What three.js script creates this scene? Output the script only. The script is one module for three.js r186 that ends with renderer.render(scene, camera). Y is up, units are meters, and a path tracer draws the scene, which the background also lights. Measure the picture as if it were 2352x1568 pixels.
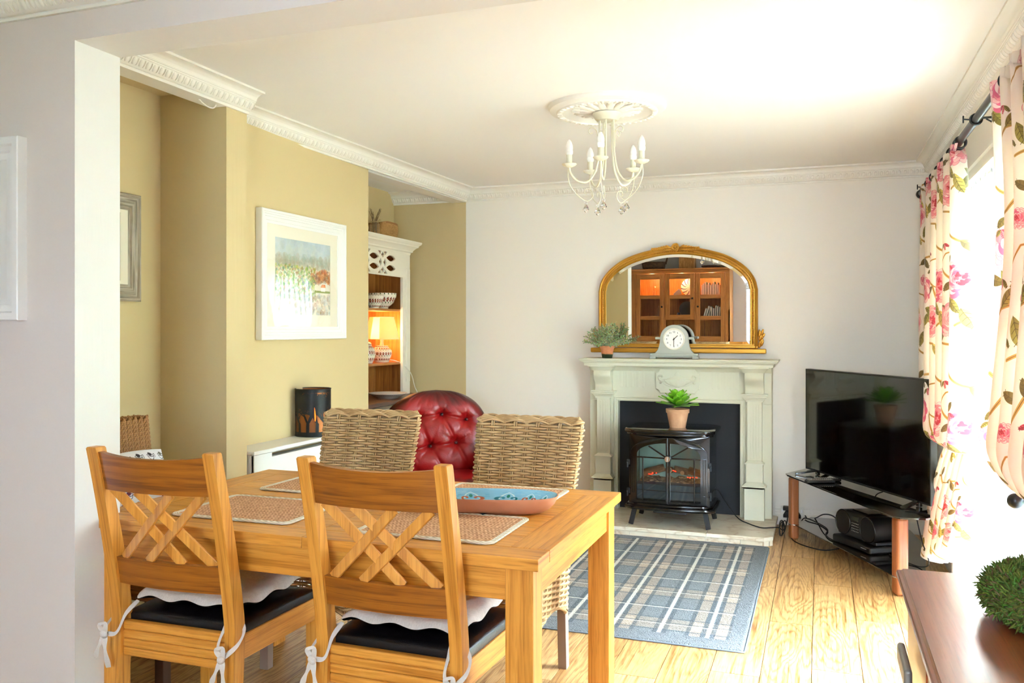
import * as THREE from 'three';
import { RoundedBoxGeometry } from 'three/addons/geometries/RoundedBoxGeometry.js';
import { mergeGeometries, mergeVertices, toCreasedNormals } from 'three/addons/utils/BufferGeometryUtils.js';
import { RectAreaLightUniformsLib } from 'three/addons/lights/RectAreaLightUniformsLib.js';

// ---------------------------------------------------------------- camera, sky, sun, exposure
// The room's x runs along the fireplace wall, z towards the viewer; places below are given as (x, y, d) with d = -z.
const scene = new THREE.Scene();
const renderer = new THREE.WebGLRenderer({ antialias: true });
renderer.toneMapping = THREE.LinearToneMapping;
renderer.toneMappingExposure = 2.42;
renderer.shadowMap.enabled = true;
const camera = new THREE.PerspectiveCamera(2 * Math.atan(784 / 1970) * 180 / Math.PI, 2352 / 1568, 0.05, 80);
camera.position.set(0, 1.36, 0);
camera.rotation.y = 19.8 * Math.PI / 180;
camera.setViewOffset(2352, 1568, 0, 28, 2352, 1568);
scene.background = new THREE.Color(0.78, 1.03, 1.29).multiplyScalar(19.0);
const sun = new THREE.DirectionalLight(new THREE.Color(0.90, 1.0, 1.2), 7);
sun.position.set(6.2, 5.6, -5.6); sun.target.position.set(0, 0.2, -4.0);
sun.castShadow = true; sun.shadow.radius = 45; sun.shadow.mapSize.set(2048, 2048);
Object.assign(sun.shadow.camera, { left: -6, right: 6, top: 6, bottom: -6, near: 0.5, far: 25 });
scene.add(sun, sun.target);
RectAreaLightUniformsLib.init();

// ---------------------------------------------------------------- small helpers
const PI = Math.PI, TAU = PI * 2, rad = (a) => a * PI / 180;
const V = (x, y, d) => new THREE.Vector3(x, y, -d);
const V3 = (x, y, z) => new THREE.Vector3(x, y, z);
const V2 = (x, y) => new THREE.Vector2(x, y);
const lerp = (a, b, t) => a + (b - a) * t, clamp = (x, a = 0, b = 1) => Math.min(b, Math.max(a, x));
const smooth = (a, b, x) => { const t = clamp((x - a) / (b - a)); return t * t * (3 - 2 * t); };
function rng(seed) { let s = seed >>> 0; return () => { s = (s + 0x6d2b79f5) >>> 0; let t = Math.imul(s ^ (s >>> 15), 1 | s); t = (t + Math.imul(t ^ (t >>> 7), 61 | t)) ^ t; return ((t ^ (t >>> 14)) >>> 0) / 4294967296; }; }
// periodic value noise and its sum over octaves
const LAT = (() => { const r = rng(7), a = new Float32Array(65536); for (let i = 0; i < 65536; i++) a[i] = r(); return a; })();
function vnoise(x, y, px, py) {
  const xi = Math.floor(x), yi = Math.floor(y), fx = x - xi, fy = y - yi, m = (a, p) => ((a % p) + p) % p;
  const x0 = m(xi, px), x1 = m(xi + 1, px), y0 = m(yi, py), y1 = m(yi + 1, py), h = (a, b) => LAT[(a * 127 + b * 331 + px * 17) & 65535];
  const u = fx * fx * (3 - 2 * fx), v = fy * fy * (3 - 2 * fy);
  return lerp(lerp(h(x0, y0), h(x1, y0), u), lerp(h(x0, y1), h(x1, y1), u), v);
}
function fbm(u, v, fx, fy, oct = 4, gain = 0.5) { let s = 0, a = 1, n = 0; for (let i = 0; i < oct; i++) { s += a * vnoise(u * fx, v * fy, fx, fy); n += a; a *= gain; fx *= 2; fy *= 2; } return s / n; }
const hexRGB = (h) => [(h >> 16) & 255, (h >> 8) & 255, h & 255];
const mixc = (a, b, t) => [lerp(a[0], b[0], t), lerp(a[1], b[1], t), lerp(a[2], b[2], t)];
function tex(w, h, fn, srgb = true) {
  const data = new Uint8Array(w * h * 4);
  for (let y = 0, o = 0; y < h; y++) for (let x = 0; x < w; x++, o += 4) {
    const c = fn((x + 0.5) / w, (y + 0.5) / h);
    if (typeof c === 'number') data[o] = data[o + 1] = data[o + 2] = clamp(c) * 255; else { data[o] = clamp(c[0], 0, 255); data[o + 1] = clamp(c[1], 0, 255); data[o + 2] = clamp(c[2], 0, 255); }
    data[o + 3] = 255;
  }
  const t = new THREE.DataTexture(data, w, h);
  t.wrapS = t.wrapT = THREE.RepeatWrapping; t.magFilter = THREE.LinearFilter; t.minFilter = THREE.LinearMipmapLinearFilter; t.generateMipmaps = true;
  if (srgb) t.colorSpace = THREE.SRGBColorSpace;
  t.needsUpdate = true;
  return t;
}
function canvasTex(w, h, draw, repeat) {
  const c = document.createElement('canvas'); c.width = w; c.height = h;
  draw(c.getContext('2d'), w, h);
  const t = new THREE.CanvasTexture(c); t.colorSpace = THREE.SRGBColorSpace;
  t.wrapS = t.wrapT = repeat ? THREE.RepeatWrapping : THREE.ClampToEdgeWrapping;
  return t;
}
const rep = (t, a, b) => { const k = t.clone(); k.repeat.set(a, b); k.needsUpdate = true; return k; };
const std = (o) => new THREE.MeshStandardMaterial(o), phys = (o) => new THREE.MeshPhysicalMaterial(o);
const paint = (hex, rough = 0.6, extra = {}) => std({ color: hex, roughness: rough, ...extra });

// ---------------------------------------------------------------- geometry helpers
const ngeo = (g) => (g.index ? g.toNonIndexed() : g);
function join(list) {
  const l = list.flat().filter(Boolean).map((g) => { const k = ngeo(g); for (const n of Object.keys(k.attributes)) if (!['position', 'normal', 'uv'].includes(n)) k.deleteAttribute(n); if (!k.attributes.uv) k.setAttribute('uv', new THREE.BufferAttribute(new Float32Array(k.attributes.position.count * 2), 2)); return k; });
  return l.length === 1 ? l[0] : mergeGeometries(l);
}
const mv = (g, x = 0, y = 0, z = 0) => g.translate(x, y, z);
const turn = (g, rx = 0, ry = 0, rz = 0) => { if (rx) g.rotateX(rx); if (ry) g.rotateY(ry); if (rz) g.rotateZ(rz); return g; };
// box of a size, centred at a place; r rounds its edges
function bx(w, h, d, x = 0, y = 0, z = 0, r = 0, seg = 2) {
  const g = r ? new RoundedBoxGeometry(w, h, d, seg, Math.min(r, w / 2.01, h / 2.01, d / 2.01)) : new THREE.BoxGeometry(w, h, d);
  return g.translate(x, y, z);
}
// box between limits, depths as d (= -z)
const slab = (x0, x1, y0, y1, d0, d1, r = 0) => bx(x1 - x0, y1 - y0, d1 - d0, (x0 + x1) / 2, (y0 + y1) / 2, -(d0 + d1) / 2, r);
const cyl = (r0, r1, h, x = 0, y = 0, z = 0, seg = 24, open = false) => new THREE.CylinderGeometry(r1, r0, h, seg, 1, open).translate(x, y + h / 2, z);
const ball = (r, x = 0, y = 0, z = 0, a = 16, b = 12) => new THREE.SphereGeometry(r, a, b).translate(x, y, z);
const lathe = (pts, seg = 32) => toCreasedNormals(new THREE.LatheGeometry(pts.map((p) => V2(p[0], p[1])), seg), 0.7);
const curve = (pts, closed = false) => new THREE.CatmullRomCurve3(pts, closed, 'centripetal');
const tube = (pts, r, n = 32, m = 8, closed = false) => new THREE.TubeGeometry(pts instanceof THREE.Curve ? pts : curve(pts, closed), n, r, m, closed);
const rod = (a, b, r, seg = 10) => { const g = new THREE.CylinderGeometry(r, r, a.distanceTo(b), seg); const q = new THREE.Quaternion().setFromUnitVectors(V3(0, 1, 0), b.clone().sub(a).normalize()); return g.applyQuaternion(q).translate((a.x + b.x) / 2, (a.y + b.y) / 2, (a.z + b.z) / 2); };
// square bar from a to b; w across (along "side"), t thick
function bar(a, b, w, t, up = V3(0, 0, 1), r = 0.002) {
  const y = b.clone().sub(a), L = y.length(); y.normalize();
  const x = new THREE.Vector3().crossVectors(y, up).normalize(), z = new THREE.Vector3().crossVectors(x, y).normalize();
  const g = bx(w, L, t, 0, 0, 0, r, 1);
  return g.applyMatrix4(new THREE.Matrix4().makeBasis(x, y, z).setPosition(a.clone().add(b).multiplyScalar(0.5)));
}
const shapeOf = (pts, holes = []) => { const s = new THREE.Shape(pts.map((p) => V2(p[0], p[1]))); for (const h of holes) s.holes.push(h.isPath || h.curves ? h : new THREE.Path(h.map((p) => V2(p[0], p[1])))); return s; };
function ext(shape, depth, bevel = 0, seg = 12) {
  return new THREE.ExtrudeGeometry(shape, { depth: depth - 2 * bevel, bevelEnabled: bevel > 0, bevelSize: bevel, bevelThickness: bevel, bevelSegments: 2, bevelOffset: -bevel, curveSegments: seg }).translate(0, 0, bevel);
}
// surface from a function of (u, v)
function surf(nu, nv, fn, closeU = false) {
  const pos = [], uv = [], idx = [], p = new THREE.Vector3();
  for (let j = 0; j <= nv; j++) for (let i = 0; i <= nu; i++) { fn(i / nu, j / nv, p); pos.push(p.x, p.y, p.z); uv.push(i / nu, j / nv); }
  for (let j = 0; j < nv; j++) for (let i = 0; i < nu; i++) { const a = j * (nu + 1) + i, b = a + 1, c = a + nu + 1, d = c + 1; idx.push(a, b, d, a, d, c); }
  const g = new THREE.BufferGeometry();
  g.setAttribute('position', new THREE.Float32BufferAttribute(pos, 3)); g.setAttribute('uv', new THREE.Float32BufferAttribute(uv, 2)); g.setIndex(idx);
  g.computeVertexNormals();
  return g;
}
// profile [[out, up], ...] carried along a path with mitred corners; at every path point: place, and the mitre vector that "out" goes along
function sweep(profile, path, closed = false, crease = 0.6) {
  const n = path.length, m = profile.length, pos = [], uv = [];
  const ring = path.map((q) => profile.map((p) => q.at.clone().addScaledVector(q.out, p[0]).addScaledVector(q.up, p[1])));
  let L = [0]; for (let i = 1; i <= n; i++) L.push(L[i - 1] + path[i % n].at.distanceTo(path[i - 1].at));
  let P = [0]; for (let j = 1; j < m; j++) P.push(P[j - 1] + Math.hypot(profile[j][0] - profile[j - 1][0], profile[j][1] - profile[j - 1][1]));
  for (let i = 0; i < (closed ? n : n - 1); i++) for (let j = 0; j < m - 1; j++) {
    const a = ring[i][j], b = ring[(i + 1) % n][j], c = ring[(i + 1) % n][j + 1], d = ring[i][j + 1];
    for (const [q, l, w] of [[a, L[i], P[j]], [b, L[i + 1], P[j]], [c, L[i + 1], P[j + 1]], [a, L[i], P[j]], [c, L[i + 1], P[j + 1]], [d, L[i], P[j + 1]]]) { pos.push(q.x, q.y, q.z); uv.push(l, w); }
  }
  const g = new THREE.BufferGeometry();
  g.setAttribute('position', new THREE.Float32BufferAttribute(pos, 3)); g.setAttribute('uv', new THREE.Float32BufferAttribute(uv, 2));
  return toCreasedNormals(g, crease);
}
// picture-frame ring in the xy plane, profile [[in from the outer edge, forward], ...]
const frameRing = (w, h, profile) => sweep(profile, [[-1, -1], [1, -1], [1, 1], [-1, 1]].map(([a, b]) => ({ at: V3(a * w / 2, b * h / 2, 0), out: V3(-a, -b, 0), up: V3(0, 0, 1) })), true, 0.3);
// uv in metres with u along an axis, for grain
function grain(g, axis = 'x', ou = 0, ov = 0) {
  const k = ngeo(g), p = k.attributes.position, nn = k.attributes.normal, uv = new Float32Array(p.count * 2), ax = 'xyz'.indexOf(axis);
  for (let i = 0; i < p.count; i++) {
    const c = [p.getX(i), p.getY(i), p.getZ(i)], n = [nn.getX(i), nn.getY(i), nn.getZ(i)].map(Math.abs), o = [0, 1, 2].filter((q) => q !== ax);
    uv[2 * i] = c[ax] + ou; uv[2 * i + 1] = (n[o[0]] > n[o[1]] ? c[o[1]] : c[o[0]]) + ov;
  }
  k.setAttribute('uv', new THREE.BufferAttribute(uv, 2));
  return k;
}
// uv in metres by the way a face points
function planar(g, s = 1) {
  const k = ngeo(g), p = k.attributes.position, nn = k.attributes.normal, uv = new Float32Array(p.count * 2);
  for (let i = 0; i < p.count; i++) {
    const x = p.getX(i), y = p.getY(i), z = p.getZ(i), a = Math.abs(nn.getX(i)), b = Math.abs(nn.getY(i)), c = Math.abs(nn.getZ(i));
    const q = b >= a && b >= c ? [x, z] : a >= c ? [z, y] : [x, y];
    uv[2 * i] = q[0] * s; uv[2 * i + 1] = q[1] * s;
  }
  k.setAttribute('uv', new THREE.BufferAttribute(uv, 2));
  return k;
}

// ---------------------------------------------------------------- objects, parts and the setting
const taken = new Map();
function numbered(n) { const k = taken.get(n) ?? 0; taken.set(n, k + 1); return k ? n + '_' + String(k).padStart(3, '0') : n; }
function mesh(name, g, m) { const o = new THREE.Mesh(Array.isArray(g) ? join(g) : g, m); o.name = name; o.castShadow = o.receiveShadow = true; return o; }
function tag(o, label, category, group) { o.userData.label = label; o.userData.category = category; if (group) o.userData.group = group; return o; }
function thing(name, label, category, at = [0, 0, 0], ry = 0, group) { const o = new THREE.Group(); o.name = numbered(name); o.position.set(at[0], at[1], -at[2]); o.rotation.y = ry; scene.add(o); return tag(o, label, category, group); }
function part(parent, name, g, m, label) { const o = mesh(name, g, m); parent.add(o); if (label) o.userData.label = label; return o; }
function struct(name, g, m) { const o = mesh(numbered(name), g, m); o.userData.kind = 'structure'; scene.add(o); return o; }
function solo(name, g, m, label, category, group) { const o = mesh(numbered(name), g, m); scene.add(o); return tag(o, label, category, group); }
function copyOf(src, label) { const o = src.clone(); o.name = numbered(src.name.replace(/_\d{3}$/, '')); o.userData = { ...src.userData }; if (label) o.userData.label = label; scene.add(o); return o; }
// ================================================================ the room
const CEIL = 2.465, FAR = 6.27, RIGHT = 0.69;
const plaster = (hex, rough = 0.88) => std({ color: hex, roughness: rough, bumpMap: rep(plasterTex, 1.3, 1.3), bumpScale: 0.0007 });
const plasterTex = tex(256, 256, (u, v) => fbm(u, v, 6, 6, 5, 0.6), false);
const mCream = plaster(0xf6f0e5), mBeige = plaster(0xd6bf8e), mNear = plaster(0xddd0c6), mWhite = plaster(0xebe7de), mCeil = plaster(0xfaf8f4, 0.92), mTrim = paint(0xf6f1e6, 0.55), mBack = plaster(0xd9d4ce);

// floor: a screed with oak laminate boards laid on it, running away from the viewer
const boardTex = (() => {   // four boards side by side in one tile
  const light = [226, 190, 134], mid = [198, 150, 90], dark = [128, 80, 36];
  return tex(1024, 1024, (u, v) => {
    const s = Math.floor(v * 4), w = v * 4 - s, seed = s * 0.37;
    const warp = fbm(u + seed, v, 3, 8, 3) - 0.5, n = fbm(u + seed, v, 4, 96, 4, 0.6), fine = fbm(u, v, 24, 512, 2);
    const cx = 0.3 + 0.45 * LAT[s * 51 + 9], cw = 0.35 + 0.3 * LAT[s * 13 + 3];
    const q = Math.hypot((u - cx) * 1.5 * (1 + s * 0.2), (w - cw) * 1.9 + warp * 1.1) * 9 + warp * 4 + (n - 0.5) * 1.6;
    const rings = Math.pow(0.5 + 0.5 * Math.sin(q * TAU * 0.55), 3) * smooth(0.75, 0.15, Math.abs(u - cx)) * smooth(0.05, 0.3, fbm(u, v + seed, 5, 12, 2));
    const tone = LAT[s * 77 + 5];
    let c = mixc(mixc(light, mid, tone * 0.7), mid, clamp(n * 1.9 - 0.5));
    c = mixc(c, dark, clamp(rings * 0.42 + Math.max(0, fine - 0.58) * 1.3 + Math.max(0, n - 0.55) * 2.2));
    return c;
  });
})();
const mBoard = std({ map: boardTex, roughness: 0.36, bumpMap: boardTex, bumpScale: 0.0002 });
const floor = struct('floor', slab(-4.6, 0.95, -0.12, -0.012, -1.7, 6.45), paint(0x5a4632, 0.9));
{
  const r = rng(11), W = 0.19, L = 1.22;
  const make = (k, f) => { const g = ngeo(bx(W - 0.002, 0.012, L - 0.002, 0, -0.006, 0, 0.0016, 1)), p = g.attributes.position, uv = new Float32Array(p.count * 2); for (let i = 0; i < p.count; i++) { uv[2 * i] = (f ? -1 : 1) * p.getZ(i) / L + 0.5; uv[2 * i + 1] = (k + 0.5 + (p.getX(i) / W) * 0.94) / 4; } g.setAttribute('uv', new THREE.BufferAttribute(uv, 2)); return g; };
  const kinds = [0, 1, 2, 3].flatMap((k) => [make(k, 0), make(k, 1)]);
  for (let i = 0, x = 0.63; x > -4.5; x -= W, i++) for (let d = -1.62 + ((i * 0.437) % 1) * L - L / 2; d < FAR + 0.3; d += L) {
    const inFar = d + L / 2 > 2.2;
    if (inFar && x < -3.4) continue;
    if (d - L / 2 > FAR) continue;
    const o = part(floor, 'floor_board', kinds[Math.floor(r() * 8)], mBoard); o.position.set(x, 0, -d);
  }
}
struct('ceiling', slab(-4.6, 0.95, CEIL, CEIL + 0.12, -1.7, 6.45), mCeil);
struct('wall_far', slab(-2.645, 0.95, 0, CEIL, FAR, FAR + 0.15), mCream);
struct('wall_far_alcove', slab(-3.5, -2.645, 0, CEIL, FAR, FAR + 0.15), mBeige);
struct('wall_chimney', slab(-3.5, -2.70, 0, CEIL, 3.373, 4.81), mBeige);
struct('wall_pier', slab(-3.5, -2.54, 0, CEIL, 3.226, 3.373), mBeige);
struct('wall_alcove_near', slab(-3.5, -2.914, 0, CEIL, 2.285, 3.226), mBeige);
struct('wall_alcove_far', slab(-3.5, -3.282, 0, CEIL, 4.81, FAR), mBeige);
struct('ceiling_alcove', slab(-2.914, -2.62, CEIL - 0.012, CEIL, 2.285, 3.226), mBeige);
struct('trim_beam', slab(-2.63, -2.54, 2.372, CEIL, 2.285, 3.226), mTrim);
{ const g = new THREE.BoxGeometry(0.12, 0.1, 1.46).translate(-0.06, 2.415, 0); g.rotateY(Math.atan2(-0.075, 1.46)); struct('trim_beam', g.translate(-2.683, 0, -5.54), mTrim); }
// the wall between the two rooms: its own paint on each side, white in the opening
{
  const side = [mWhite, mWhite, mWhite, mWhite, mNear, mBeige];   // +x -x +y -y towards the viewer, towards the fireplace
  const a = mesh('wall_near', slab(-4.6, -2.235, 0, CEIL, 2.098, 2.285), side); a.userData.kind = 'structure'; scene.add(a);
  const b = mesh('wall_near_lintel', slab(-2.235, 0.95, 2.28, CEIL, 2.098, 2.285), side); b.userData.kind = 'structure'; scene.add(b);
}
// right-hand wall with the garden doors and, in the front room, a window
const W0 = 2.55, W1 = 5.12, WH = 2.075;
struct('wall_right', [slab(RIGHT, 0.95, 0, CEIL, W1, FAR), slab(RIGHT, 0.95, WH, CEIL, W0, W1), slab(RIGHT, 0.95, 0, CEIL, -1.7, W0)], mCream);
const BX0 = -0.8, BX1 = 0.42, BY0 = 0.9, BY1 = 2.1;
struct('wall_back', [slab(-4.6, BX0, 0, CEIL, -1.7, -1.55), slab(BX1, 0.95, 0, CEIL, -1.7, -1.55), slab(BX0, BX1, 0, BY0, -1.7, -1.55), slab(BX0, BX1, BY1, CEIL, -1.7, -1.55)], mBack);
struct('wall_left', slab(-4.75, -4.6, 0, CEIL, -1.7, 2.285), mBack);

// plaster cornice: mouldings with an egg band
{
  const P = [[0, -0.095], [0.011, -0.095], [0.013, -0.088], [0.011, -0.083], [0.019, -0.081], [0.022, -0.078]];
  for (let i = 0; i <= 6; i++) { const t = i / 6; P.push([0.022 + 0.024 * t, -0.078 + 0.03 * t - 0.006 * Math.sin(t * PI)]); }
  P.push([0.05, -0.046], [0.05, -0.041], [0.054, -0.04], [0.054, -0.036]);
  for (let i = 0; i <= 8; i++) { const t = i / 8 * PI / 2; P.push([0.056 + 0.042 * (1 - Math.cos(t)), -0.036 + 0.026 * Math.sin(t)]); }
  P.push([0.103, -0.01], [0.103, 0], [0, 0]);
  const egg = new THREE.SphereGeometry(1, 7, 5);
  const run = (name, pts) => {   // pts: [x, d, outx, outz]
    const path = pts.map(([x, d, ox, oz]) => ({ at: V(x, CEIL, d), out: V3(ox, 0, oz), up: V3(0, 1, 0) }));
    const o = struct(name, sweep(P, path, false, 0.5), mTrim), list = [];
    for (let i = 0; i + 1 < path.length; i++) {
      const a = path[i], b = path[i + 1], L = a.at.distanceTo(b.at), n = Math.floor(L / 0.036), dir = b.at.clone().sub(a.at).normalize(), out = V3(0, 1, 0).cross(dir); if (out.dot(a.out) < 0) out.negate();
      for (let k = 0; k < n; k++) {
        const p = a.at.clone().addScaledVector(dir, (k + 0.5) * L / n).addScaledVector(out, 0.036).add(V3(0, -0.063, 0));
        const z = out.clone().multiplyScalar(0.78).add(V3(0, -0.62, 0)).normalize(), y = new THREE.Vector3().crossVectors(z, dir).normalize(), x = new THREE.Vector3().crossVectors(y, z);
        list.push(new THREE.Matrix4().makeBasis(x.clone().multiplyScalar(0.0105), y.clone().multiplyScalar(0.0165), z.clone().multiplyScalar(0.0085)).setPosition(p));
        list.push(new THREE.Matrix4().makeBasis(x.clone().multiplyScalar(0.0024), y.clone().multiplyScalar(0.017), z.clone().multiplyScalar(0.008)).setPosition(p.clone().addScaledVector(dir, L / n / 2)));
      }
    }
    const im = new THREE.InstancedMesh(egg, mTrim, list.length); list.forEach((m, i) => im.setMatrixAt(i, m)); im.name = 'egg_band'; im.userData.kind = 'stuff'; im.castShadow = im.receiveShadow = true; o.add(im);
    return o;
  };
  run('trim_cornice_pier', [[-2.54, 2.285, 1, 0], [-2.54, 3.373, 1, 0]]);
  run('trim_cornice_far', [[-2.733, 3.373, 1, 0], [-2.645, FAR, 1, 1], [RIGHT, FAR, -1, 1], [RIGHT, 2.285, -1, 0]]);
  run('trim_cornice_alcove', [[-3.282, FAR, 0, 1], [-2.78, FAR, 0, 1]]);
  run('trim_cornice_near', [[-4.6, 2.098, 0, 1], [RIGHT, 2.098, 0, 1]]);
}
// skirting
{
  const P = [[0, 0], [0.016, 0], [0.016, 0.075], [0.013, 0.082], [0.013, 0.094], [0.009, 0.1], [0.009, 0.112], [0.004, 0.12], [0, 0.12]];
  const sk = (name, pts) => struct(name, sweep(P, pts.map(([x, d, ox, oz]) => ({ at: V(x, 0, d), out: V3(ox, 0, oz), up: V3(0, 1, 0) })), false, 0.4), mTrim);
  sk('baseboard_far', [[-0.30, FAR, 0, 1], [RIGHT, FAR, -1, 1], [RIGHT, W1 + 0.08, -1, 0]]);
  sk('baseboard_far', [[-2.645, FAR, 0, 1], [-1.61, FAR, 0, 1]]);
  sk('baseboard_pier', [[-2.54, 3.226, 1, 0], [-2.54, 3.373, 1, 0]]);
  sk('baseboard_back', [[-4.6, -1.55, 0, -1], [RIGHT, -1.55, 0, -1]]);
}

// garden doors: white frames, panes, sill; and the front-room window
const mUpvc = paint(0xf4f4f0, 0.35), mGlass = phys({ color: 0xffffff, roughness: 0.02, transmission: 1, thickness: 0, ior: 1.45, specularIntensity: 0.6 });
function glazing(name, d0, d1, y0, y1, cuts) {
  const X = 0.80, o = new THREE.Group(); o.name = name; o.userData.kind = 'structure'; scene.add(o);
  const f = 0.055;
  part(o, 'outer_frame', [slab(X - 0.035, X + 0.035, y1 - f, y1, d0, d1, 0.004), slab(X - 0.035, X + 0.035, y0, y0 + 0.04, d0, d1, 0.004), slab(X - 0.035, X + 0.035, y0, y1, d0, d0 + f, 0.004), slab(X - 0.035, X + 0.035, y0, y1, d1 - f, d1, 0.004)], mUpvc);
  const at = [d0 + f, ...cuts, d1 - f];
  for (let i = 0; i + 1 < at.length; i++) {
    const a = at[i] + 0.004, b = at[i + 1] - 0.004, s = 0.075, lo = y0 + 0.045, hi = y1 - f - 0.004;
    const leaf = part(o, 'casement', [slab(X - 0.03, X + 0.03, hi - s, hi, a, b, 0.006), slab(X - 0.03, X + 0.03, lo, lo + s, a, b, 0.006), slab(X - 0.03, X + 0.03, lo, hi, a, a + s, 0.006), slab(X - 0.03, X + 0.03, lo, hi, b - s, b, 0.006)], mUpvc);
    const pane = new THREE.PlaneGeometry(b - a - 2 * s, hi - lo - 2 * s).rotateY(-PI / 2).translate(X, (lo + hi) / 2, -(a + b) / 2);
    part(leaf, 'pane', pane, mGlass);
    if (i % 2 === 0) part(leaf, 'door_handle', [bx(0.012, 0.13, 0.026, X - 0.035, 1.02, -(b - s / 2), 0.004), rod(V(X - 0.04, 1.04, b - s / 2), V(X - 0.075, 1.04, b - s / 2), 0.007), bx(0.014, 0.016, 0.11, X - 0.08, 1.04, -(b - s / 2 - 0.045), 0.005)], paint(0xdedede, 0.3, { metalness: 0.8 }));
  }
  return o;
}
glazing('window_1', W0, W1, 0.0, WH, [3.18, 3.84, 4.50]);
{ const w = glazing('window_2', 0, BX1 - BX0, BY0, BY1, [(BX1 - BX0) / 2]); w.rotation.y = -PI / 2; w.position.set(BX0, 0, 1.63 - 0.80); }
// moulded architrave round the garden doors
struct('trim_architrave', sweep([[0, 0], [0, 0.018], [0.012, 0.02], [0.02, 0.012], [0.045, 0.016], [0.055, 0.024], [0.068, 0.024], [0.075, 0.016], [0.075, 0]].map(([a, b]) => [a, b]), [[W0, 0, 0, -1], [W0, WH, 1, -1], [W1, WH, 1, 1], [W1, 0, 0, 1]].map(([d, y, oy, od]) => ({ at: V(RIGHT, y, d), out: V3(0, oy, -od), up: V3(-1, 0, 0) })), false, 0.4), mTrim);
struct('window_sill', slab(BX0 - 0.04, BX1 + 0.04, BY0 - 0.025, BY0, -1.62, -1.48, 0.006), mTrim);
// ================================================================ outside: paving, lawn, hedge (seen only through the panes and in reflections)
{
  struct('ground_paving', slab(0.95, 3.6, -0.2, -0.08, -6, 14), std({ color: 0x9a958a, roughness: 0.9 }));
  struct('ground_lawn', slab(3.6, 26, -0.22, -0.1, -14, 24), std({ color: 0x6f9440, roughness: 1 }));
  const r = rng(5), m = std({ color: 0xffffff, roughness: 0.9, side: THREE.DoubleSide }), leaf = new THREE.PlaneGeometry(0.34, 0.2, 1, 1);
  const im = new THREE.InstancedMesh(leaf, m, 5200), q = new THREE.Quaternion(), e = new THREE.Euler(), c = new THREE.Color();
  for (let i = 0; i < 5200; i++) {
    const d = -6 + r() * 20, y = Math.pow(r(), 0.8) * (1.2 + 0.3 * Math.sin(d * 1.3)); e.set(r() * 6, r() * 6, r() * 6); q.setFromEuler(e);
    im.setMatrixAt(i, new THREE.Matrix4().compose(V(9.3 + r() * 0.9, y, d), q, V3(1, 1, 1).multiplyScalar(0.7 + r() * 0.8)));
    im.setColorAt(i, c.setRGB(0.10 + r() * 0.16, 0.26 + r() * 0.22, 0.05 + r() * 0.05));
  }
  im.name = 'garden_hedge'; im.userData = { kind: 'stuff', label: 'green leafy garden hedge beyond the glass doors', category: 'hedge' }; scene.add(im);
}
// ================================================================ materials
// wood: u along the grain, one tile = 1 m by 0.25 m
function woodTex(light, mid, dark, seed = 0, streak = 1, w = 1024, h = 256) {
  return tex(w, h, (u, v) => {
    const warp = fbm(u + seed, v, 2, 3, 3) - 0.5, n = fbm(u + seed * 1.7, v, 3, 24, 4, 0.6), fine = fbm(u, v + seed, 16, 128, 2);
    const ring = 0.5 + 0.5 * Math.sin((v * 7 + warp * 4.2 + seed + (n - 0.5) * 1.1) * TAU);
    let c = mixc(light, mid, clamp(n * 1.3 - 0.15 + (ring - 0.5) * 0.2));
    return mixc(c, dark, clamp(Math.pow(ring, 5) * 0.13 * streak + Math.max(0, n - 0.6) * 1.6 * streak + Math.max(0, fine - 0.6) * 1.3));
  });
}
const woodMat = (t, rough = 0.42, extra = {}) => std({ map: rep(t, 1, 4), roughness: rough, bumpMap: rep(t, 1, 4), bumpScale: 0.00025, ...extra });
const tOak = woodTex([230, 162, 70], [208, 134, 48], [148, 84, 22], 0.13);
const tOakDark = woodTex([176, 104, 30], [142, 78, 18], [90, 42, 8], 0.51, 1.3);
const tPine = woodTex([205, 138, 66], [178, 108, 44], [120, 66, 24], 0.77);
const mOak = woodMat(tOak, 0.36), mOakDark = woodMat(tOakDark, 0.38), mPine = woodMat(tPine, 0.45);
const mPineDeep = woodMat(woodTex([150, 84, 32], [124, 64, 22], [74, 36, 12], 0.31), 0.45);
const mTop = woodMat(woodTex([120, 70, 34], [98, 52, 24], [56, 28, 12], 0.2), 0.3);
const mCherry = woodMat(woodTex([170, 102, 58], [150, 84, 44], [112, 58, 28], 0.9, 0.6), 0.35);
const mMahog = woodMat(woodTex([148, 72, 42], [128, 56, 32], [84, 34, 18], 0.42, 0.7), 0.22);
const mMahogTop = phys({ map: mMahog.map, roughness: 0.3, clearcoat: 1, clearcoatRoughness: 0.16, bumpMap: rep(tex(256, 256, (u, v) => fbm(u, v, 6, 30, 4, 0.6), false), 1, 3), bumpScale: 0.0006 });
const mBlackGloss = phys({ color: 0x0c0b0b, roughness: 0.12, clearcoat: 0.6, clearcoatRoughness: 0.05 });
const mBlack = paint(0x131313, 0.45), mBlackMatt = paint(0x1b1b1d, 0.8), mChrome = std({ color: 0xd8d8d8, roughness: 0.18, metalness: 1 });
const mSteelDark = std({ color: 0x3c3f42, roughness: 0.3, metalness: 0.9 });
const mRubber = paint(0x101010, 0.6), mIvory = paint(0xe9e3d2, 0.5);
const mClayTex = tex(256, 256, (u, v) => mixc([190, 110, 70], [216, 142, 100], fbm(u, v, 8, 8, 5, 0.65)));
const mClay = std({ map: mClayTex, roughness: 0.85 });
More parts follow.
